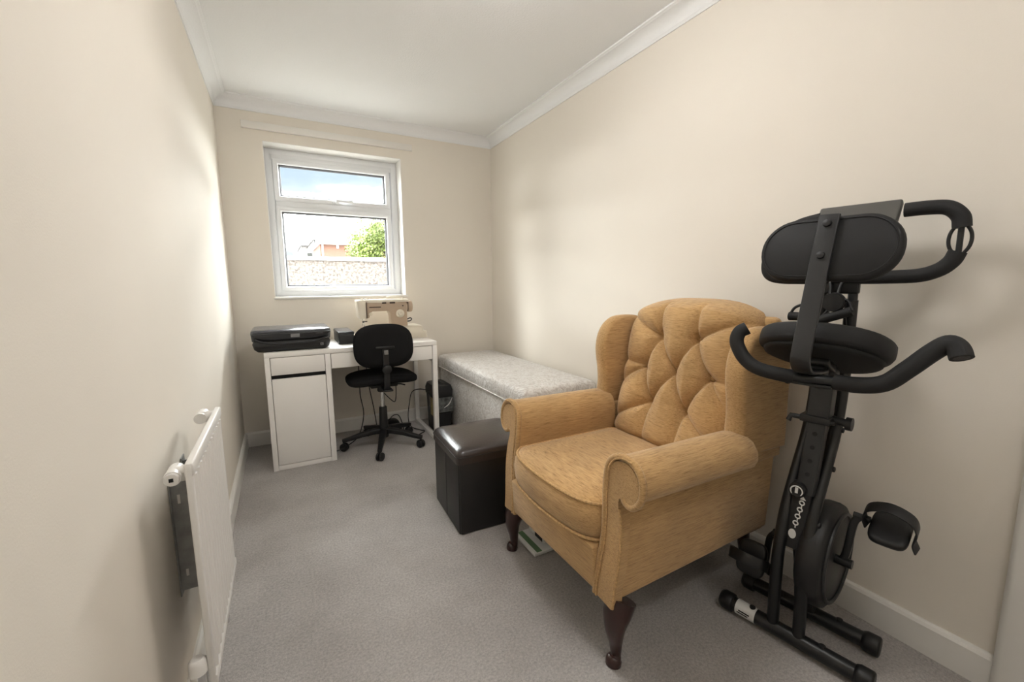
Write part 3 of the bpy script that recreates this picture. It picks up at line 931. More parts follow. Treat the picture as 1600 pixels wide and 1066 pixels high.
# base frame: front rail, sides, underside
obj('front_rail', merge(box(XF + .012, XF + .05, CY - .29, CY + .29, .20, .40)), FAB_Y, ac, bevel=.012, bseg=3)
obj('underside', box(XF + .04, 1.86, CY - .30, CY + .30, .20, .24), DKGAP, ac)
for sgn in (-1, 1):
    def Y(v):
        return CY + sgn * v
    # outer side: flat upholstered panel from below the arm roll back to the rear edge
    obj('side_panel', prism([(XF + .03, .215), (1.86, .235), (1.885, .56), (1.87, .60), (XF + .03, .60)], Y(.292), Y(.336), 'xz'), FAB_X, ac, bevel=.012, bseg=3)
    # rolled arm: cross section swept along the arm length
    sec = [(.268, .44), (.266, .52), (.264, .575), (.268, .612), (.282, .640), (.306, .660), (.336, .668), (.368, .664), (.398, .646), (.416, .618), (.419, .588), (.408, .562), (.388, .548), (.360, .543), (.332, .543), (.300, .50), (.290, .44)]
    V, F = [], []
    xs = [XF + .004, XF + .02, XF + .05, XF + .15, XF + .27, XF + .38, XF + .46, XF + .50, XF + .525, XF + .54]
    for i, x in enumerate(xs):
        g = (i / (len(xs) - 1))
        drop = -.012 * g
        sc = 1.0 if i < 6 else (1.0, 1.0, .99, .96, .9)[i - 6 + (0 if i - 6 < 5 else 0)]
        for v, z in sec:
            vv = .33 + (v - .33) * (sc if i >= 6 else 1)
            zz = .56 + (z - .56) * (sc if i >= 6 else 1) + drop
            V.append((x, Y(vv), zz))
    k = len(sec)
    for i in range(len(xs) - 1):
        for q in range(k):
            F.append((i * k + q, i * k + (q + 1) % k, (i + 1) * k + (q + 1) % k, (i + 1) * k + q))
    F.append(tuple(range(k)))
    F.append(tuple((len(xs) - 1) * k + q for q in range(k)))
    obj('arm', ([(x + (.07 * (z - .2) if x < XF + .03 else .07 * (z - .2) * max(0, 1 - (x - XF) / .3)), y, z) for x, y, z in V], F), FAB_X, ac, smooth=50)
    # front facing of the arm: scroll on top, tapering stem down to the leg
    face = [(.335, .545), (.352, .535), (.376, .540), (.394, .556), (.403, .582), (.400, .612), (.385, .636), (.360, .650), (.332, .652), (.304, .642), (.286, .620), (.280, .590), (.281, .54), (.285, .48), (.287, .40), (.280, .32), (.272, .26), (.268, .206), (.336, .200), (.338, .26), (.345, .33), (.348, .40), (.342, .47), (.333, .51), (.330, .53)]
    cc = catmull([(0, Y(v), z) for v, z in face[:17]], 3)
    poly = [(p.y, p.z) for p in cc] + [(Y(v), z) for v, z in face[17:]]
    fc = obj('arm_facing', rake(prism(poly, XF - .012, XF + .03, 'yz')), FAB_X, ac, smooth=30)
    # padded border: outer roll that follows the scroll and the inner edge
    edge = [(.346, .548), (.356, .538), (.374, .534), (.396, .546), (.411, .574), (.410, .614), (.392, .646), (.362, .662), (.328, .664), (.296, .652), (.275, .626), (.269, .590), (.270, .54), (.275, .48), (.277, .40), (.268, .32), (.260, .26), (.259, .204)]
    path = catmull([(XF - .006, Y(v), z) for v, z in edge], 4)
    obj('arm_border', rake(tube(path, .0105, 10)), FAB_X, ac, smooth=60)
    obj('arm_piping', rake(tube(catmull([(XF - .014, Y(v + .012), z) for v, z in edge[7:]], 4), .0035, 8)), FAB_P, ac, smooth=60)
    oe = [(.333, .51), (.343, .47), (.350, .40), (.347, .33), (.340, .26), (.338, .202)]
    obj('arm_piping', rake(tube(catmull([(XF - .008, Y(v), z) for v, z in oe], 4), .0045, 8)), FAB_P, ac, smooth=60)
    # wing
    wp = [(1.66, .56), (1.625, .60), (1.604, .64), (1.606, .70), (1.602, .76), (1.592, .82), (1.590, .87), (1.602, .925), (1.632, .972), (1.675, 1.000), (1.725, 1.008), (1.80, 1.005), (1.872, .990), (1.882, .90), (1.884, .56)]
    wpath = catmull([(x, 0, z) for x, z in wp[:13]], 3) + [Vector((x, 0, z)) for x, z in wp[13:]]
    def wing_loft():
        # layers across the thickness, inset near both faces so the edge is rounded
        cx_, cz_ = 1.76, .78
        V, F = [], []
        lay = [(.302, .022), (.306, .010), (.318, .003), (.338, .0), (.356, .003), (.370, .011), (.375, .024)]
        k = len(wpath)
        for v, ins in lay:
            for i, p in enumerate(wpath):
                a = wpath[i - 1]
                b_ = wpath[(i + 1) % k]
                tgt = (b_ - a)
                nrm = Vector((-tgt.z, 0, tgt.x)).normalized()
                if nrm.dot(Vector((cx_ - p.x, 0, cz_ - p.z))) < 0:
                    nrm = -nrm
                pp = p + nrm * ins
                V.append((pp.x, Y(v), pp.z))
        for j in range(len(lay) - 1):
            for i in range(k):
                F.append((j * k + i, j * k + (i + 1) % k, (j + 1) * k + (i + 1) % k, (j + 1) * k + i))
        F.append(tuple(range(k)))
        F.append(tuple((len(lay) - 1) * k + i for i in range(k)))
        return V, F
    obj('wing', wing_loft(), FAB_X, ac, smooth=60)
    obj('wing_outer_panel', prism([(1.64, .55), (1.65, .60), (1.88, .60), (1.885, .52), (1.66, .52)], Y(.335), Y(.352), 'xz'), FAB_X, ac, bevel=.006)

# outer back
obj('back_frame', prism([(1.70, .22), (1.86, .22), (1.885, .55), (1.895, 1.00), (1.875, 1.035), (1.83, 1.03), (1.70, .46)], CY - .33, CY + .33, 'xz'), FAB_Y, ac, bevel=.02, bseg=3)

# seat cushion
def seat_outline(grow=0.0, n=28):
    pts = []
    hwid = .262 + grow
    for i in range(n + 1):
        s_ = -1 + 2 * i / n
        y = CY - s_ * hwid * 1.0
        x = 1.085 - .030 * (1 - s_ * s_) + .045 * abs(s_) ** 8 - grow
        pts.append((x, y))
    pts += [(1.60, CY - hwid), (1.63, CY - hwid + .02), (1.63, CY + hwid - .02), (1.60, CY + hwid)]
    return pts


def cushion(levels, crown=None):
    V, F = [], []
    k = None
    for g, z in levels:
        ol = seat_outline(g)
        k = len(ol)
        V += [(x, y, z) for x, y in ol]
    for j in range(len(levels) - 1):
        for i in range(k):
            F.append((j * k + i, j * k + (i + 1) % k, (j + 1) * k + (i + 1) % k, (j + 1) * k + i))
    F.append(tuple(range(k)))
    # crowned top: shrink toward centre in rings
    top0 = (len(levels) - 1) * k
    ol = seat_outline(levels[-1][0])
    cx_, cy_ = 1.36, CY
    base_z = levels[-1][1]
    prev = top0
    for r, dz in ((.93, .010), (.82, .020), (.66, .029), (.45, .035), (.2, .038)):
        st = len(V)
        V += [(cx_ + (x - cx_) * r, cy_ + (y - cy_) * r, base_z + dz) for x, y in ol]
        for i in range(k):
            F.append((prev + i, prev + (i + 1) % k, st + (i + 1) % k, st + i))
        prev = st
    F.append(tuple(prev + i for i in range(k)))
    return V, F


obj('seat_cushion', cushion([(-.01, .364), (.0, .370), (.008, .392), (.012, .432), (.008, .467), (.0, .486)]), FAB_Y, ac, smooth=60)
obj('cushion_piping', sweep([(x, y, .486) for x, y in seat_outline(.002)], circ(.005, 8), closed=True), FAB_P, ac, smooth=60)
obj('cushion_piping', sweep([(x, y, .369) for x, y in seat_outline(.004)], circ(.0055, 8), closed=True), FAB_P, ac, smooth=60)
# platform lip and lower front border
obj('front_border', prism([(XF + .0, .205), (XF - .012, .215), (XF - .016, .28), (XF - .022, .357), (XF + .03, .364), (XF + .03, .205)], CY - .262, CY + .262, 'xz'), FAB_Y, ac, bevel=.008, bseg=2)

# buttoned back cushion
BTN = [(1.282, .906), (1.107, .911), (1.339, .773), (1.184, .771), (1.022, .772), (1.274, .629), (1.103, .628)]
BTN = [(y, z) for y, z in BTN]
SEG = [(0, 2), (0, 3), (1, 3), (1, 4), (2, 5), (3, 5), (3, 6), (4, 6)]
segs = [(BTN[a], BTN[b_]) for a, b_ in SEG]
segs += [(BTN[0], (1.285, 1.06)), (BTN[1], (1.105, 1.06)), (BTN[5], (1.268, .44)), (BTN[6], (1.105, .44)),
         (BTN[0], (1.50, 1.0)), (BTN[1], (.90, 1.0)), (BTN[2], (1.51, .79)), (BTN[4], (.89, .76)), (BTN[5], (1.50, .50)), (BTN[6], (.90, .50)),
         (BTN[2], (1.50, .66)), (BTN[4], (.90, .64))]
NS = len(segs)
rw = random.Random(5)
for q in BTN:                     # short gathers radiating from each button
    for k in range(6):
        a = k * 1.05 + rw.uniform(-.3, .3)
        l_ = rw.uniform(.045, .09)
        segs.append((q, (q[0] + l_ * math.cos(a), q[1] + l_ * math.sin(a))))
for k in range(9):                # creases over the top roll
    y_ = CY - .26 + k * .065 + rw.uniform(-.012, .012)
    segs.append(((y_, 1.09), (y_ + rw.uniform(-.01, .01), 1.03 - rw.uniform(0, .05))))


def seg_d(p, a, b_):
    ax, ay, bx_, by_ = a[0], a[1], b_[0], b_[1]
    dx, dy = bx_ - ax, by_ - ay
    t_ = max(0, min(1, ((p[0] - ax) * dx + (p[1] - ay) * dy) / (dx * dx + dy * dy)))
    return math.hypot(p[0] - ax - t_ * dx, p[1] - ay - t_ * dy), t_


HALF = .300


def back_surface(u, w_):
    """u across 0..1, w_ bottom to top 0..1; closed over the top and sides"""
    v = -1 + 2 * u
    zt = 1.092 - .045 * abs(v) ** 3.2          # arched top line
    zb = .445
    h_ = zb + (zt - zb) * w_
    wmul = 1.0 - .10 * max(0, (w_ - .82) / .18) ** 3 * 1.0
    y = CY - .005 + v * HALF * wmul
    # edge profile
    e = max(0.0, (1 - abs(v) ** 5)) ** 0.42
    et = max(0.0, 1 - max(0, (w_ - .72) / .28) ** 3) ** 0.5
    eb = max(0.0, 1 - max(0, (.10 - w_) / .10) ** 3) ** 0.5
    thick = .130 * e * et * eb
    dmin = 9
    p = (y, h_)
    acc = acc2 = 0
    for i_, (a, b_) in enumerate(segs):
        d_, t_ = seg_d(p, a, b_)
        if i_ < NS:
            wgt = 1.0 if i_ < 8 else (1.0 - .5 * t_)
            acc = max(acc, wgt * math.exp(-d_ / .021))
        elif d_ < .04:
            acc2 = max(acc2, (1 - t_) ** .7 * math.exp(-d_ / .007))
    bd = min(math.hypot(p[0] - q[0], p[1] - q[1]) for q in BTN)
    tuft = -.045 * acc - .0065 * acc2 - .022 * math.exp(-(bd / .022) ** 2)
    # plumpness: cells swell away from the buttons
    swell = .015 * (1 - math.exp(-(bd / .07) ** 2))
    off = thick + (tuft + swell) * e * min(1, et * 1.2)
    # lean
    s_ = h_ - .45
    bx_ = 1.72 + .215 * s_
    return (bx_ - off * .965, y, h_ + off * .24 * (1 if w_ < .9 else (1 - (w_ - .9) / .1)))


NU, NV = 150, 150
V, F = grid(back_surface, NU, NV)
obj('back_cushion', (V, F), FAB_Y, ac, smooth=180)
for (y, z) in BTN:
    # find the surface point closest to the button centre
    best = min(V, key=lambda q: (q[1] - y) ** 2 + (q[2] - .24 * .09 - z) ** 2)
    obj('button', lathe(best, (-.965, 0, .24), [(.001, .008), (.007, .007), (.010, .003), (.010, -.004), (.001, -.004)], 14), FAB_P, ac, smooth=60)
# legs: cabriole at the front, raked at the rear
for sgn in (-1, 1):
    y = CY + sgn * .318
    pth = catmull([(1.145, y, .2025), (1.126, y + sgn * .004, .162), (1.118, y + sgn * .006, .12), (1.122, y + sgn * .006, .07), (1.124, y + sgn * .006, .03), (1.116, y + sgn * .007, .014), (1.114, y + sgn * .007, .0)], 5)
    rr = [.047, .043, .032, .0205, .016, .0245, .0245]
    obj('leg', tube(pth, rr, 16), MAHOG, ac, smooth=60)
    pth = [(1.82, CY + sgn * .27, .21), (1.84, CY + sgn * .27, .1), (1.87, CY + sgn * .27, 0)]
    obj('leg', tube(catmull(pth, 4), [.024, .02, .015], 10), MAHOG, ac, smooth=60)

# packets stored under the armchair
pk = thing('flat_packet', (1.26, 1.50, 0), 'white flat packet with green print under the armchair', 'packet')
obj('sleeve', box(1.17, 1.42, 1.42, 1.60, .001, .014), LABELW, pk, bevel=.002)
obj('printed_band', box(1.185, 1.21, 1.425, 1.595, .014, .0155), GREENP, pk)
pk2 = thing('small_carton', (1.30, 1.52, .016), 'small white and dark carton lying on the packet under the armchair', 'carton')
obj('carton_body', box(1.24, 1.40, 1.46, 1.585, .0165, .05), LABELW, pk2, bevel=.002)
obj('printed_side', box(1.2385, 1.24, 1.47, 1.53, .02, .046), BLACKP, pk2)

# ------------------------------------------------------------------ radiator
rd = thing('radiator', (0.06, 1.36, 0.22), 'white single-panel radiator on the left wall', 'radiator')
ry0, ry1, rz0, rz1 = 1.115, 1.615, .222, .775
obj('panel', box(.084, .090, ry0 + .004, ry1 - .004, rz0 + .01, rz1 - .012), RADW, rd, bevel=.003)
nr = 13
wid = (ry1 - ry0 - .03) / nr
rm = None
for i in range(nr):
    y = ry0 + .015 + i * wid
    pol = [(.089, y + .003), (.0985, y + .010), (.0995, y + wid * .5), (.0985, y + wid - .010), (.089, y + wid - .003)]
    o = obj('rib', prism(pol, rz0 + .035, rz1 - .04, 'xy'), RADW, rd, smooth=40) if False else None
    if rm is None:
        V_, F_ = prism([(.087, -wid / 2 + .002), (.0995, -wid / 2 + .0125), (.1005, -wid / 9), (.1005, wid / 9), (.0995, wid / 2 - .0125), (.087, wid / 2 - .002)], rz0 + .03, rz1 - .035, 'xy')
        o = obj('rib', ([(a, b_ + y + wid / 2, c) for a, b_, c in V_], F_), RADW, rd, smooth=25)
        rm = o
    else:
        o = rm.copy()
        COL.objects.link(o)
        o.location = (0, i * wid, 0)
obj('top_rail', prism([(.083, rz1 - .030), (.083, rz1 - .004), (.086, rz1), (.098, rz1), (.101, rz1 - .005), (.101, rz1 - .026), (.094, rz1 - .034)], ry0, ry1, 'xz'), RADW, rd, bevel=.002)
obj('bottom_rail', prism([(.083, rz0), (.083, rz0 + .026), (.094, rz0 + .032), (.101, rz0 + .024), (.101, rz0 + .004), (.096, rz0)], ry0, ry1, 'xz'), RADW, rd, bevel=.002)
obj('side_cap', box(.084, .0975, ry0 - .001, ry0 + .014, rz0 + .004, rz1 - .004), RADW, rd, bevel=.003)
obj('side_cap', box(.084, .0975, ry1 - .014, ry1 + .001, rz0 + .004, rz1 - .004), RADW, rd, bevel=.003)
bl = obj('bleed_boss', merge(cyl((.060, ry0 + .03, rz1 - .03), (.086, ry0 + .03, rz1 - .03), .017), cyl((.060, ry0 + .005, rz1 - .03), (.060, ry0 + .06, rz1 - .03), .0165)), RADW, rd, smooth=40)
obj('bleed_plug', lathe((.060, ry0 + .005, rz1 - .03), (0, -1, 0), [(.001, 0), (.014, 0), (.013, .008), (.001, .008)], 20), RADW, bl, smooth=40)
obj('bleed_key', box(.056, .064, ry0 - .0045, ry0 - .002, rz1 - .034, rz1 - .026), DKGAP, bl)
obj('end_plug', merge(cyl((.052, ry1 - .05, rz1 - .02), (.052, ry1 + .015, rz1 - .02), .0165), cyl((.052, ry1 - .03, rz1 - .02), (.086, ry1 - .03, rz1 - .02), .017)), RADW, rd, smooth=40)
for y in (1.36, 1.53):
    br = obj('bracket', merge(box(.004, .084, y, y + .002, .335, .645), box(.001, .004, y - .012, y + .03, .325, .655), box(.074, .085, y, y + .025, .335, .645)), STEEL, rd)
    obj('slot', merge(box(.016, .022, y - .0006, y + .0005, .585, .61), box(.016, .022, y - .0006, y + .0005, .375, .395)), RADW, br)
    obj('clip', merge(box(.044, .080, y - .010, y + .012, .345, .354), box(.044, .080, y - .010, y + .012, .382, .391), box(.052, .070, y - .008, y + .010, .354, .382)), RADW, br, bevel=.002)
vv = obj('valve', merge(cyl((.066, ry0 + .06, rz0 + .03), (.066, ry0 + .0, rz0 + .03), .012), cyl((.066, ry0 + .0, rz0 + .055), (.066, ry0 + .0, .0), .008), cyl((.066, ry0 + .0, rz0 + .005), (.066, ry0 + .0, rz0 + .05), .016)), CHROME, rd, smooth=40)
obj('valve_cap', lathe((.066, ry0 + .0, rz0 + .05), (0, 0, 1), [(.001, 0), (.019, 0), (.017, .03), (.012, .036), (.001, .036)], 20), RADW, vv, smooth=40)
obj('valve', merge(cyl((.052, ry1 - .03, rz0 + .03), (.052, ry1 + .02, rz0 + .03), .012), cyl((.052, ry1 + .03, rz0 + .06), (.052, ry1 + .03, .0), .008)), CHROME, rd, smooth=40)

# ------------------------------------------------------------------ folding exercise bike (local axes: x forward to the wall, y = left, z up)
bk_ = thing('exercise_bike', (1.65, 0.66, 0), 'folded black exercise bike with backrest standing by the wall', 'exercise bike', rotz=math.atan2(.16, .987))


def B(s_, t_, z):
    return (s_, -t_, z)


def foot(s_, t0, t1):
    f_ = obj('foot_bar', tube([B(s_, t0 + .03, .034), B(s_, t1 - .03, .034)], .024, 16), BLACKM, bk_, smooth=60)
    for a, b_ in ((t0, t0 + .045), (t1 - .045, t1)):
        obj('foot_cap', lathe(B(s_, a, .034), (0, -1, 0), [(.001, 0), (.026, .002), (.031, .012), (.031, b_ - a - .004), (.028, b_ - a), (.001, b_ - a)], 18), BLACKP, f_, smooth=60)
    for tt in (-.10, .10):
        obj('bolt', lathe(B(s_ , tt, .056), (0, 0, 1), [(.001, 0), (.010, 0), (.009, .006), (.001, .008)], 12), BLACKP, f_, smooth=60)
    return f_


f1 = foot(0.0, -.205, .225)
obj('label_sticker', sweep([B(.0, -.148, .034), B(.0, -.085, .034)], circ(.0246, 20), caps=False), LABELW, f1, smooth=60)
obj('label_lettering', merge(box(-.0256, -.0244, .10, .135, .036, .040), box(-.0256, -.0244, .105, .14, .029, .032)), DKGAP, f1)
foot(.165, -.20, .205)
# main frame: two bent tubes rising from the rear foot to the console
for t0, t1 in ((-.037, -.034), (.037, .038)):
    pts = [B(0, t0, .045), B(-.004, t0, .18), B(.0, t0, .31), B(.035, t0, .44), B(.105, t0, .56), B(.165, (t0 + t1) / 2, .67), B(.195, t1, .78), B(.205, t1, .90), B(.205, t1, 1.10)]
    fr_ = obj('frame_tube', tube(pts, .0175, 14, smooth=7), BLACKM, bk_, smooth=60)
    for (s_, z) in (((.125, .575), (.178, .69), (.035, .42)) if t0 > 0 else ()):
        obj('bolt', lathe(B(s_ - .004, t0 * 1.0 + .016 * (1 if t0 > 0 else -1), z), (0, -1 if t0 > 0 else 1, 0), [(.001, 0), (.009, 0), (.008, .006), (.001, .008)], 10), BLACKP, fr_, smooth=60)
obj('console_post', merge(box(.195, .215, -.052, -.028, .80, 1.20), box(.195, .215, .028, .052, .80, 1.20), box(.193, .217, -.055, .055, 1.12, 1.19), box(.195, .215, -.05, .05, .80, .93)), BLACKM, bk_, bevel=.005)
# seat post frame: from the front foot up to the seat
pts = [B(.165, .005, .05), B(.13, .005, .20), B(.075, .006, .36)]
obj('rear_post', sweep(catmull(pts, 5), rrect(.022, .03, .008), up=(0, 1, 0)), BLACKM, bk_, smooth=50)
obj('seat_tube', sweep([B(.040, .0, .33), B(.078, .004, .53)], rrect(.020, .022, .005), up=(1, 0, 0)), BLACKM, bk_, smooth=50)
st_ = obj('seat_post', sweep([B(.050, .008, .50), B(.098, .014, .76)], rrect(.024, .019, .004), up=(1, 0, 0)), GREYM, bk_, smooth=50)
for k in range(4):
    z = .565 + k * .042
    s_ = .050 + (z - .50) / .26 * .048 - .0195
    obj('pin_hole', lathe(B(s_, .010 + k * .001, z), (-1, 0, .1), [(.001, 0), (.0065, 0), (.0065, .0012), (.001, .0012)], 12), DKGAP, st_)
obj('seat_sleeve', sweep([B(.092, .014, .735), B(.108, .016, .90)], rrect(.030, .024, .004), up=(1, 0, 0)), GREYM, bk_, smooth=50)
obj('sleeve_clamp', merge(cyl(B(.07, -.035, .735), B(.07, .06, .735), .007, 12), box(.06, .12, -.05, .03, .725, .748)), BLACKP, bk_, bevel=.003)
obj('adjust_knob', merge(cyl(B(.10, .045, .74), B(.10, .085, .735), .012, 14), cyl(B(.10, .08, .735), B(.10, .095, .735), .02, 16)), BLACKP, bk_, smooth=50)
obj('lock_lever', tube([B(.07, -.030, .735), B(.07, -.056, .735), B(.066, -.062, .718)], .008, 10), BLACKP, bk_, smooth=50)
# tension plate with dial and chain of marks
tp = obj('tension_plate', sweep([B(.010, .0, .325), B(.046, .002, .535)], rrect(.026, .006, .004), up=(1, 0, 0)), BLACKP, bk_, smooth=50)


def on_plate(t_, z, lift=0.0):
    g = (z - .325) / .21
    return B(.010 + .036 * g - .0075 - lift, t_ - .001, z)


nrm = (-.984, 0, .18)
obj('tension_knob', lathe(on_plate(-.006, .512), nrm, [(.001, 0), (.024, 0), (.024, .012), (.020, .018), (.001, .018)], 24), BLACKP, tp, smooth=50)
kp = on_plate(-.006, .512, .0185)
obj('dial_ring', sweep([(kp[0], kp[1] + .016 * math.cos(2 * math.pi * i / 24), kp[2] + .016 * math.sin(2 * math.pi * i / 24)) for i in range(24)], circ(.002, 6), closed=True), LABELW, tp)
obj('dial_pointer', box(kp[0] - .001, kp[0] + .001, kp[1] - .004, kp[1] + .004, kp[2] - .012, kp[2] + .012), LABELW, tp)
for i, z in enumerate((.474, .452, .430, .408)):
    q = on_plate(.008 - i * .003, z, .001)
    obj('scale_mark', sweep([(q[0], q[1] + .0065 * math.cos(2 * math.pi * j / 16), q[2] + .0065 * math.sin(2 * math.pi * j / 16)) for j in range(16)], circ(.002, 6), closed=True), LABELW, tp)
    obj('scale_link', box(q[0] - .001, q[0] + .001, q[1] - .0015, q[1] + .0015, q[2] - .016, q[2] - .006), LABELW, tp)
q = on_plate(.009, .488, .001)
obj('scale_arrow', ([(q[0] - .001, q[1], q[2] + .008), (q[0] - .001, q[1] + .008, q[2] - .004), (q[0] - .001, q[1] - .008, q[2] - .004), (q[0] + .001, q[1], q[2] + .008), (q[0] + .001, q[1] + .008, q[2] - .004), (q[0] + .001, q[1] - .008, q[2] - .004)], [(0, 1, 2), (5, 4, 3), (0, 3, 4, 1), (1, 4, 5, 2), (2, 5, 3, 0)]), LABELW, tp)
q = on_plate(-.006, .372, .0)
obj('round_emblem', xf(lathe((0, 0, 0), (-1, 0, 0), [(.001, 0), (.0105, 0), (.0105, .0015), (.001, .0015)], 20), Matrix.Translation(q) @ Matrix.Scale(1.5, 4, (0, 0, 1))), LABELW, tp)
# flywheel housing
hc = B(.135, .045, .285)
obj('flywheel_cover', lathe((hc[0], hc[1] + .045, hc[2]), (0, -1, 0), [(.001, .01), (.145, .01), (.163, .02), (.168, .035), (.168, .06), (.163, .075), (.145, .085), (.001, .087)], 40), BLACKP, bk_, smooth=50)
obj('cover_ring', sweep([(hc[0] + .140 * math.cos(2 * math.pi * i / 40), hc[1] - .042, hc[2] + .140 * math.sin(2 * math.pi * i / 40)) for i in range(40)], circ(.006, 8), closed=True), GREYM, bk_, smooth=60)
obj('axle', cyl(B(.10, -.09, .30), B(.10, .13, .30), .014, 14), BLACKM, bk_, smooth=40)


def pedal(tilt, c, side):
    """c = pedal centre in local coordinates"""
    M_ = Matrix.Translation(c) @ Matrix.Rotation(tilt, 4, 'Y')
    p_ = obj('pedal', xf(pillow((0, 0, 0), .058, .045, .014, .5, .5, 32, 12), M_), BLACKP, bk_, smooth=60)
    pts = [Vector((-.01, .050, .0)), Vector((.0, .058, .03)), Vector((.005, .045, .065)), Vector((.008, .0, .082)), Vector((.005, -.045, .065)), Vector((0, -.058, .03)), Vector((-.01, -.052, -.004)), Vector((-.018, -.06, -.03))]
    pa = catmull(pts, 5)
    obj('pedal_strap', xf(sweep(pa, rrect(.002, .018, .0015, 2), up=(1, 0, 0)), M_), BLACKP, p_, smooth=50)
    return p_


obj('crank', sweep(catmull([B(.10, .098, .30), B(.10, .112, .33), B(.10, .122, .43), B(.10, .135, .462)], 5), rrect(.010, .008, .004), up=(1, 0, 0)), BLACKM, bk_, smooth=50)
obj('pedal_axle', cyl(B(.10, .12, .462), B(.10, .16, .462), .009, 12), BLACKM, bk_)
pedal(math.radians(-28), B(.10, .205, .452), 1)
obj('crank', sweep(catmull([B(.10, -.085, .30), B(.10, -.10, .27), B(.095, -.105, .19), B(.09, -.11, .165)], 5), rrect(.010, .008, .004), up=(1, 0, 0)), BLACKM, bk_, smooth=50)
pedal(math.radians(-70), B(.03, -.125, .215), -1)
# seat, tipped so its underside faces back
SM = Matrix.Translation(B(.045, .02, .955)) @ Matrix.Rotation(math.radians(24), 4, 'Y')
def seat_shape(x, y, z):
    # narrower at the front (local +x)
    g = 1 - .25 * max(0, x / .15)
    return x, y * g, z
obj('seat', xf(pillow((0, 0, .012), .150, .165, .036, .42, .85, 48, 18, bend=seat_shape), SM), VINYL, bk_, smooth=180)
obj('seat_pan', xf(pillow((0, 0, -.02), .135, .148, .012, .4, .85, 40, 10, bend=seat_shape), SM), DKGAP, bk_, smooth=180)
obj('seat_bracket', xf(merge(box(-.03, .05, -.03, .03, -.05, -.03), box(-.015, .03, -.02, .02, -.075, -.05)), SM), GREYM, bk_, bevel=.004)
# seat side handles: one bent bar with foam grips
hb = [B(-.108, -.132, 1.022), B(-.118, -.150, 1.008), B(-.125, -.152, .975), B(-.125, -.125, .930), B(-.118, -.085, .905), B(-.095, -.02, .893), B(-.06, .06, .888), B(-.06, .13, .888), B(-.06, .185, .903), B(-.055, .225, .945), B(-.05, .262, .99), B(-.05, .287, 1.013), B(-.055, .304, 1.006), B(-.065, .313, .985)]
pth = catmull(hb, 7)
hbar = obj('seat_handle', tube(pth, .0145, 14), BLACKM, bk_, smooth=60)
obj('grip', tube(pth[:37], .0195, 14), FOAM, hbar, smooth=60)
obj('grip', tube(pth[44:], .0215, 14), FOAM, hbar, smooth=60)
obj('clamp', merge(box(-.075, -.045, -.08, .05, .868, .876)), BLACKM, hbar, bevel=.002)
for tt in (-.03, .045):
    obj('bolt', lathe(B(-.06, tt, .872), (0, 0, -1), [(.001, 0), (.008, 0), (.007, .008), (.001, .010)], 10), BLACKP, hbar, smooth=50)
# backrest: pad on a flat bar
PM = Matrix.Translation(B(-.054, .036, 1.243)) @ Matrix.Rotation(math.radians(90 + 14), 4, 'Y')
rr_ = rrect(.085, .157, .082, 10)
lv_, Vp, Fp = [(-.022, .006), (-.018, .0), (.0, -.003), (.014, .0), (.020, .006), (.023, .014)], [], []
k = len(rr_)
for zz, ins in lv_:
    f_ = 1 - ins / .085
    for a, b_ in rr_:
        Vp.append((a * (1 - ins / .085), b_ * (1 - ins / .157), zz + .0))
for j in range(len(lv_) - 1):
    for i in range(k):
        Fp.append((j * k + i, j * k + (i + 1) % k, (j + 1) * k + (i + 1) % k, (j + 1) * k + i))
Fp.append(tuple(range(k)))
Fp.append(tuple((len(lv_) - 1) * k + i for i in range(k)))
bpad = obj('backrest', xf((Vp, Fp), PM), VINYL, bk_, smooth=50)
ri = rrect(.076, .148, .074, 10)
obj('backrest_seam', xf(sweep([(a, b_, -.0222) for a, b_ in ri], circ(.0016, 6), closed=True), PM), VINYL, bpad, smooth=60)
barp = catmull([B(-.062, .038, 1.335), B(-.085, .035, 1.25), B(-.125, .031, 1.09), B(-.152, .028, .985), B(-.150, .026, .945), B(-.115, .024, .915), B(-.05, .022, .905), B(.03, .02, .90)], 6)
bb_ = obj('backrest_bar', sweep(barp, rrect(.005, .0235, .003), up=(0, 1, 0)), GREYM, bk_, smooth=50)
for (s_, t_, z) in ((-.0745, .037, 1.312), (-.0965, .035, 1.228)):
    obj('bolt', lathe(B(s_, t_, z), (-.97, 0, .24), [(.001, 0), (.010, 0), (.009, .006), (.001, .008)], 14), BLACKP, bb_, smooth=50)
# console with handlebar loops
obj('console', xf(merge(box(-.10, .10, -.100, .100, -.012, .012)), Matrix.Translation(B(.19, .032, 1.347)) @ Matrix.Rotation(math.radians(-52), 4, 'Y') @ Matrix.Rotation(math.radians(0), 4, 'Z') @ Matrix.Scale(.5, 4, (1, 0, 0))), mat('grey_console_plastic', (0.085, 0.083, 0.076), 0.5), bk_, bevel=.006)
obj('console_housing', sweep([B(.20, .0, 1.19), B(.20, .02, 1.27), B(.195, .04, 1.34)], rrect(.05, .018, .01), up=(1, 0, 0)), BLACKP, bk_, smooth=50)
hp = [B(.20, .140, 1.358), B(.20, .19, 1.358), B(.20, .228, 1.352), B(.20, .252, 1.328), B(.20, .258, 1.298)]
hr = catmull(hp, 6)
lp = [B(.20, .256, 1.236), B(.20, .246, 1.21), B(.20, .222, 1.187), B(.20, .18, 1.173), B(.20, .10, 1.17), B(.20, 0, 1.17), B(.20, -.10, 1.17), B(.20, -.165, 1.172), B(.20, -.200, 1.185), B(.20, -.209, 1.22), B(.20, -.196, 1.27), B(.20, -.165, 1.315), B(.20, -.12, 1.345), B(.20, -.06, 1.358)]
hl_ = catmull(lp, 6)
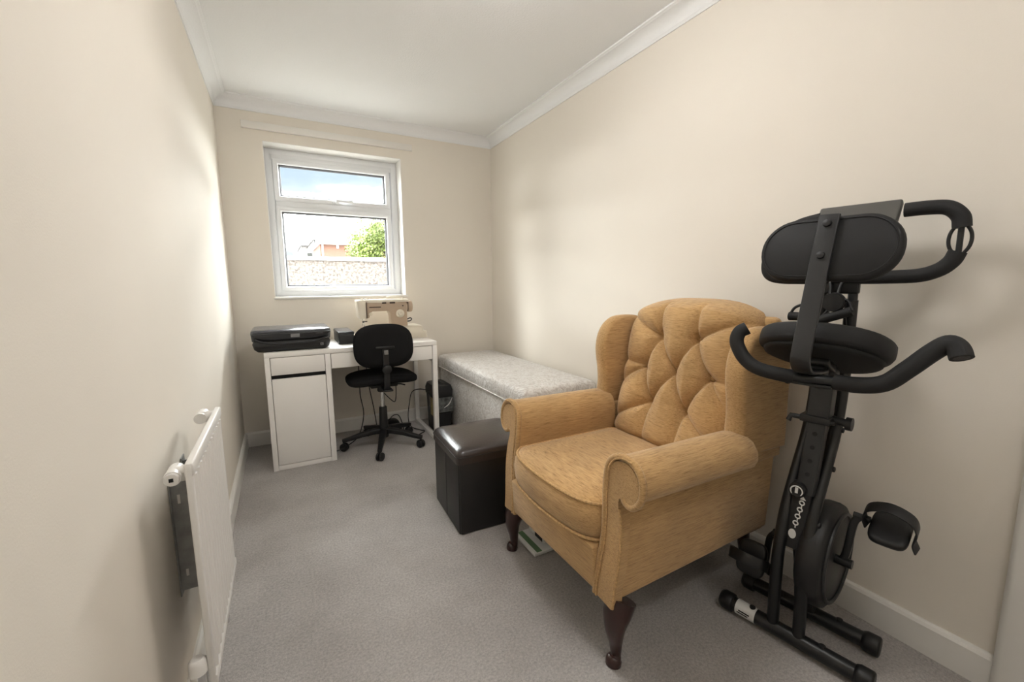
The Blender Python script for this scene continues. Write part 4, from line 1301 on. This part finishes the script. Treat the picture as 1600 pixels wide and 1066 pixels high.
hbm = obj('handlebar', merge(tube(hr, .0195, 14), tube(hl_, .0195, 14)), FOAM, bk_, smooth=60)
# hand pulse loop: two thin bows and a centre bar
oc_ = Vector(B(.20, .257, 1.267))
for sg in (-1, 1):
    obj('pulse_bow', tube(catmull([oc_ + Vector((0, sg * .009, .038)), oc_ + Vector((0, sg * .0185, .02)), oc_ + Vector((0, sg * .0215, 0)), oc_ + Vector((0, sg * .0185, -.02)), oc_ + Vector((0, sg * .009, -.038))], 5), .0042, 8), BLACKP, hbm, smooth=60)
obj('pulse_bar', tube([oc_ + Vector((0, 0, .04)), oc_ + Vector((0, 0, -.04))], .0065, 8), BLACKP, hbm, smooth=60)
# resistance handles and cables hung between the posts
obj('hand_grip', tube([B(.16, -.115, 1.045), B(.155, -.04, 1.045)], .014, 12), FOAM, bk_, smooth=60)
obj('hand_grip', tube([B(.15, -.03, 1.035), B(.15, .055, 1.07)], .014, 12), FOAM, bk_, smooth=60)
obj('cable_spool', lathe(B(.175, .005, 1.095), (-1, 0, 0), [(.001, 0), (.028, 0), (.03, .01), (.022, .016), (.03, .022), (.028, .032), (.001, .032)], 20), BLACKP, bk_, smooth=50)
cb_ = [[B(.16, -.115, 1.045), B(.165, -.10, 1.075), B(.17, -.06, 1.09), B(.175, -.02, 1.095)],
       [B(.15, .055, 1.07), B(.16, .04, 1.10), B(.17, .015, 1.10)],
       [B(.17, -.01, 1.11), B(.185, -.015, 1.15), B(.2, -.03, 1.17)],
       [B(.17, .01, 1.12), B(.185, .012, 1.15), B(.2, .02, 1.17)],
       [B(.17, .02, 1.08), B(.17, .035, 1.04), B(.18, .03, .99), B(.19, .0, .95)],
       [B(.17, -.01, 1.07), B(.16, -.03, 1.03), B(.17, -.02, .98), B(.19, .01, .94)],
       [B(.19, .02, .95), B(.185, .022, .85), B(.17, .02, .75)],
       [B(.19, .005, .95), B(.185, .006, .85), B(.17, .008, .75)]]
for c_ in cb_:
    obj('cable', tube(c_, .0045, 8, smooth=5), BLACKP, bk_, smooth=60)
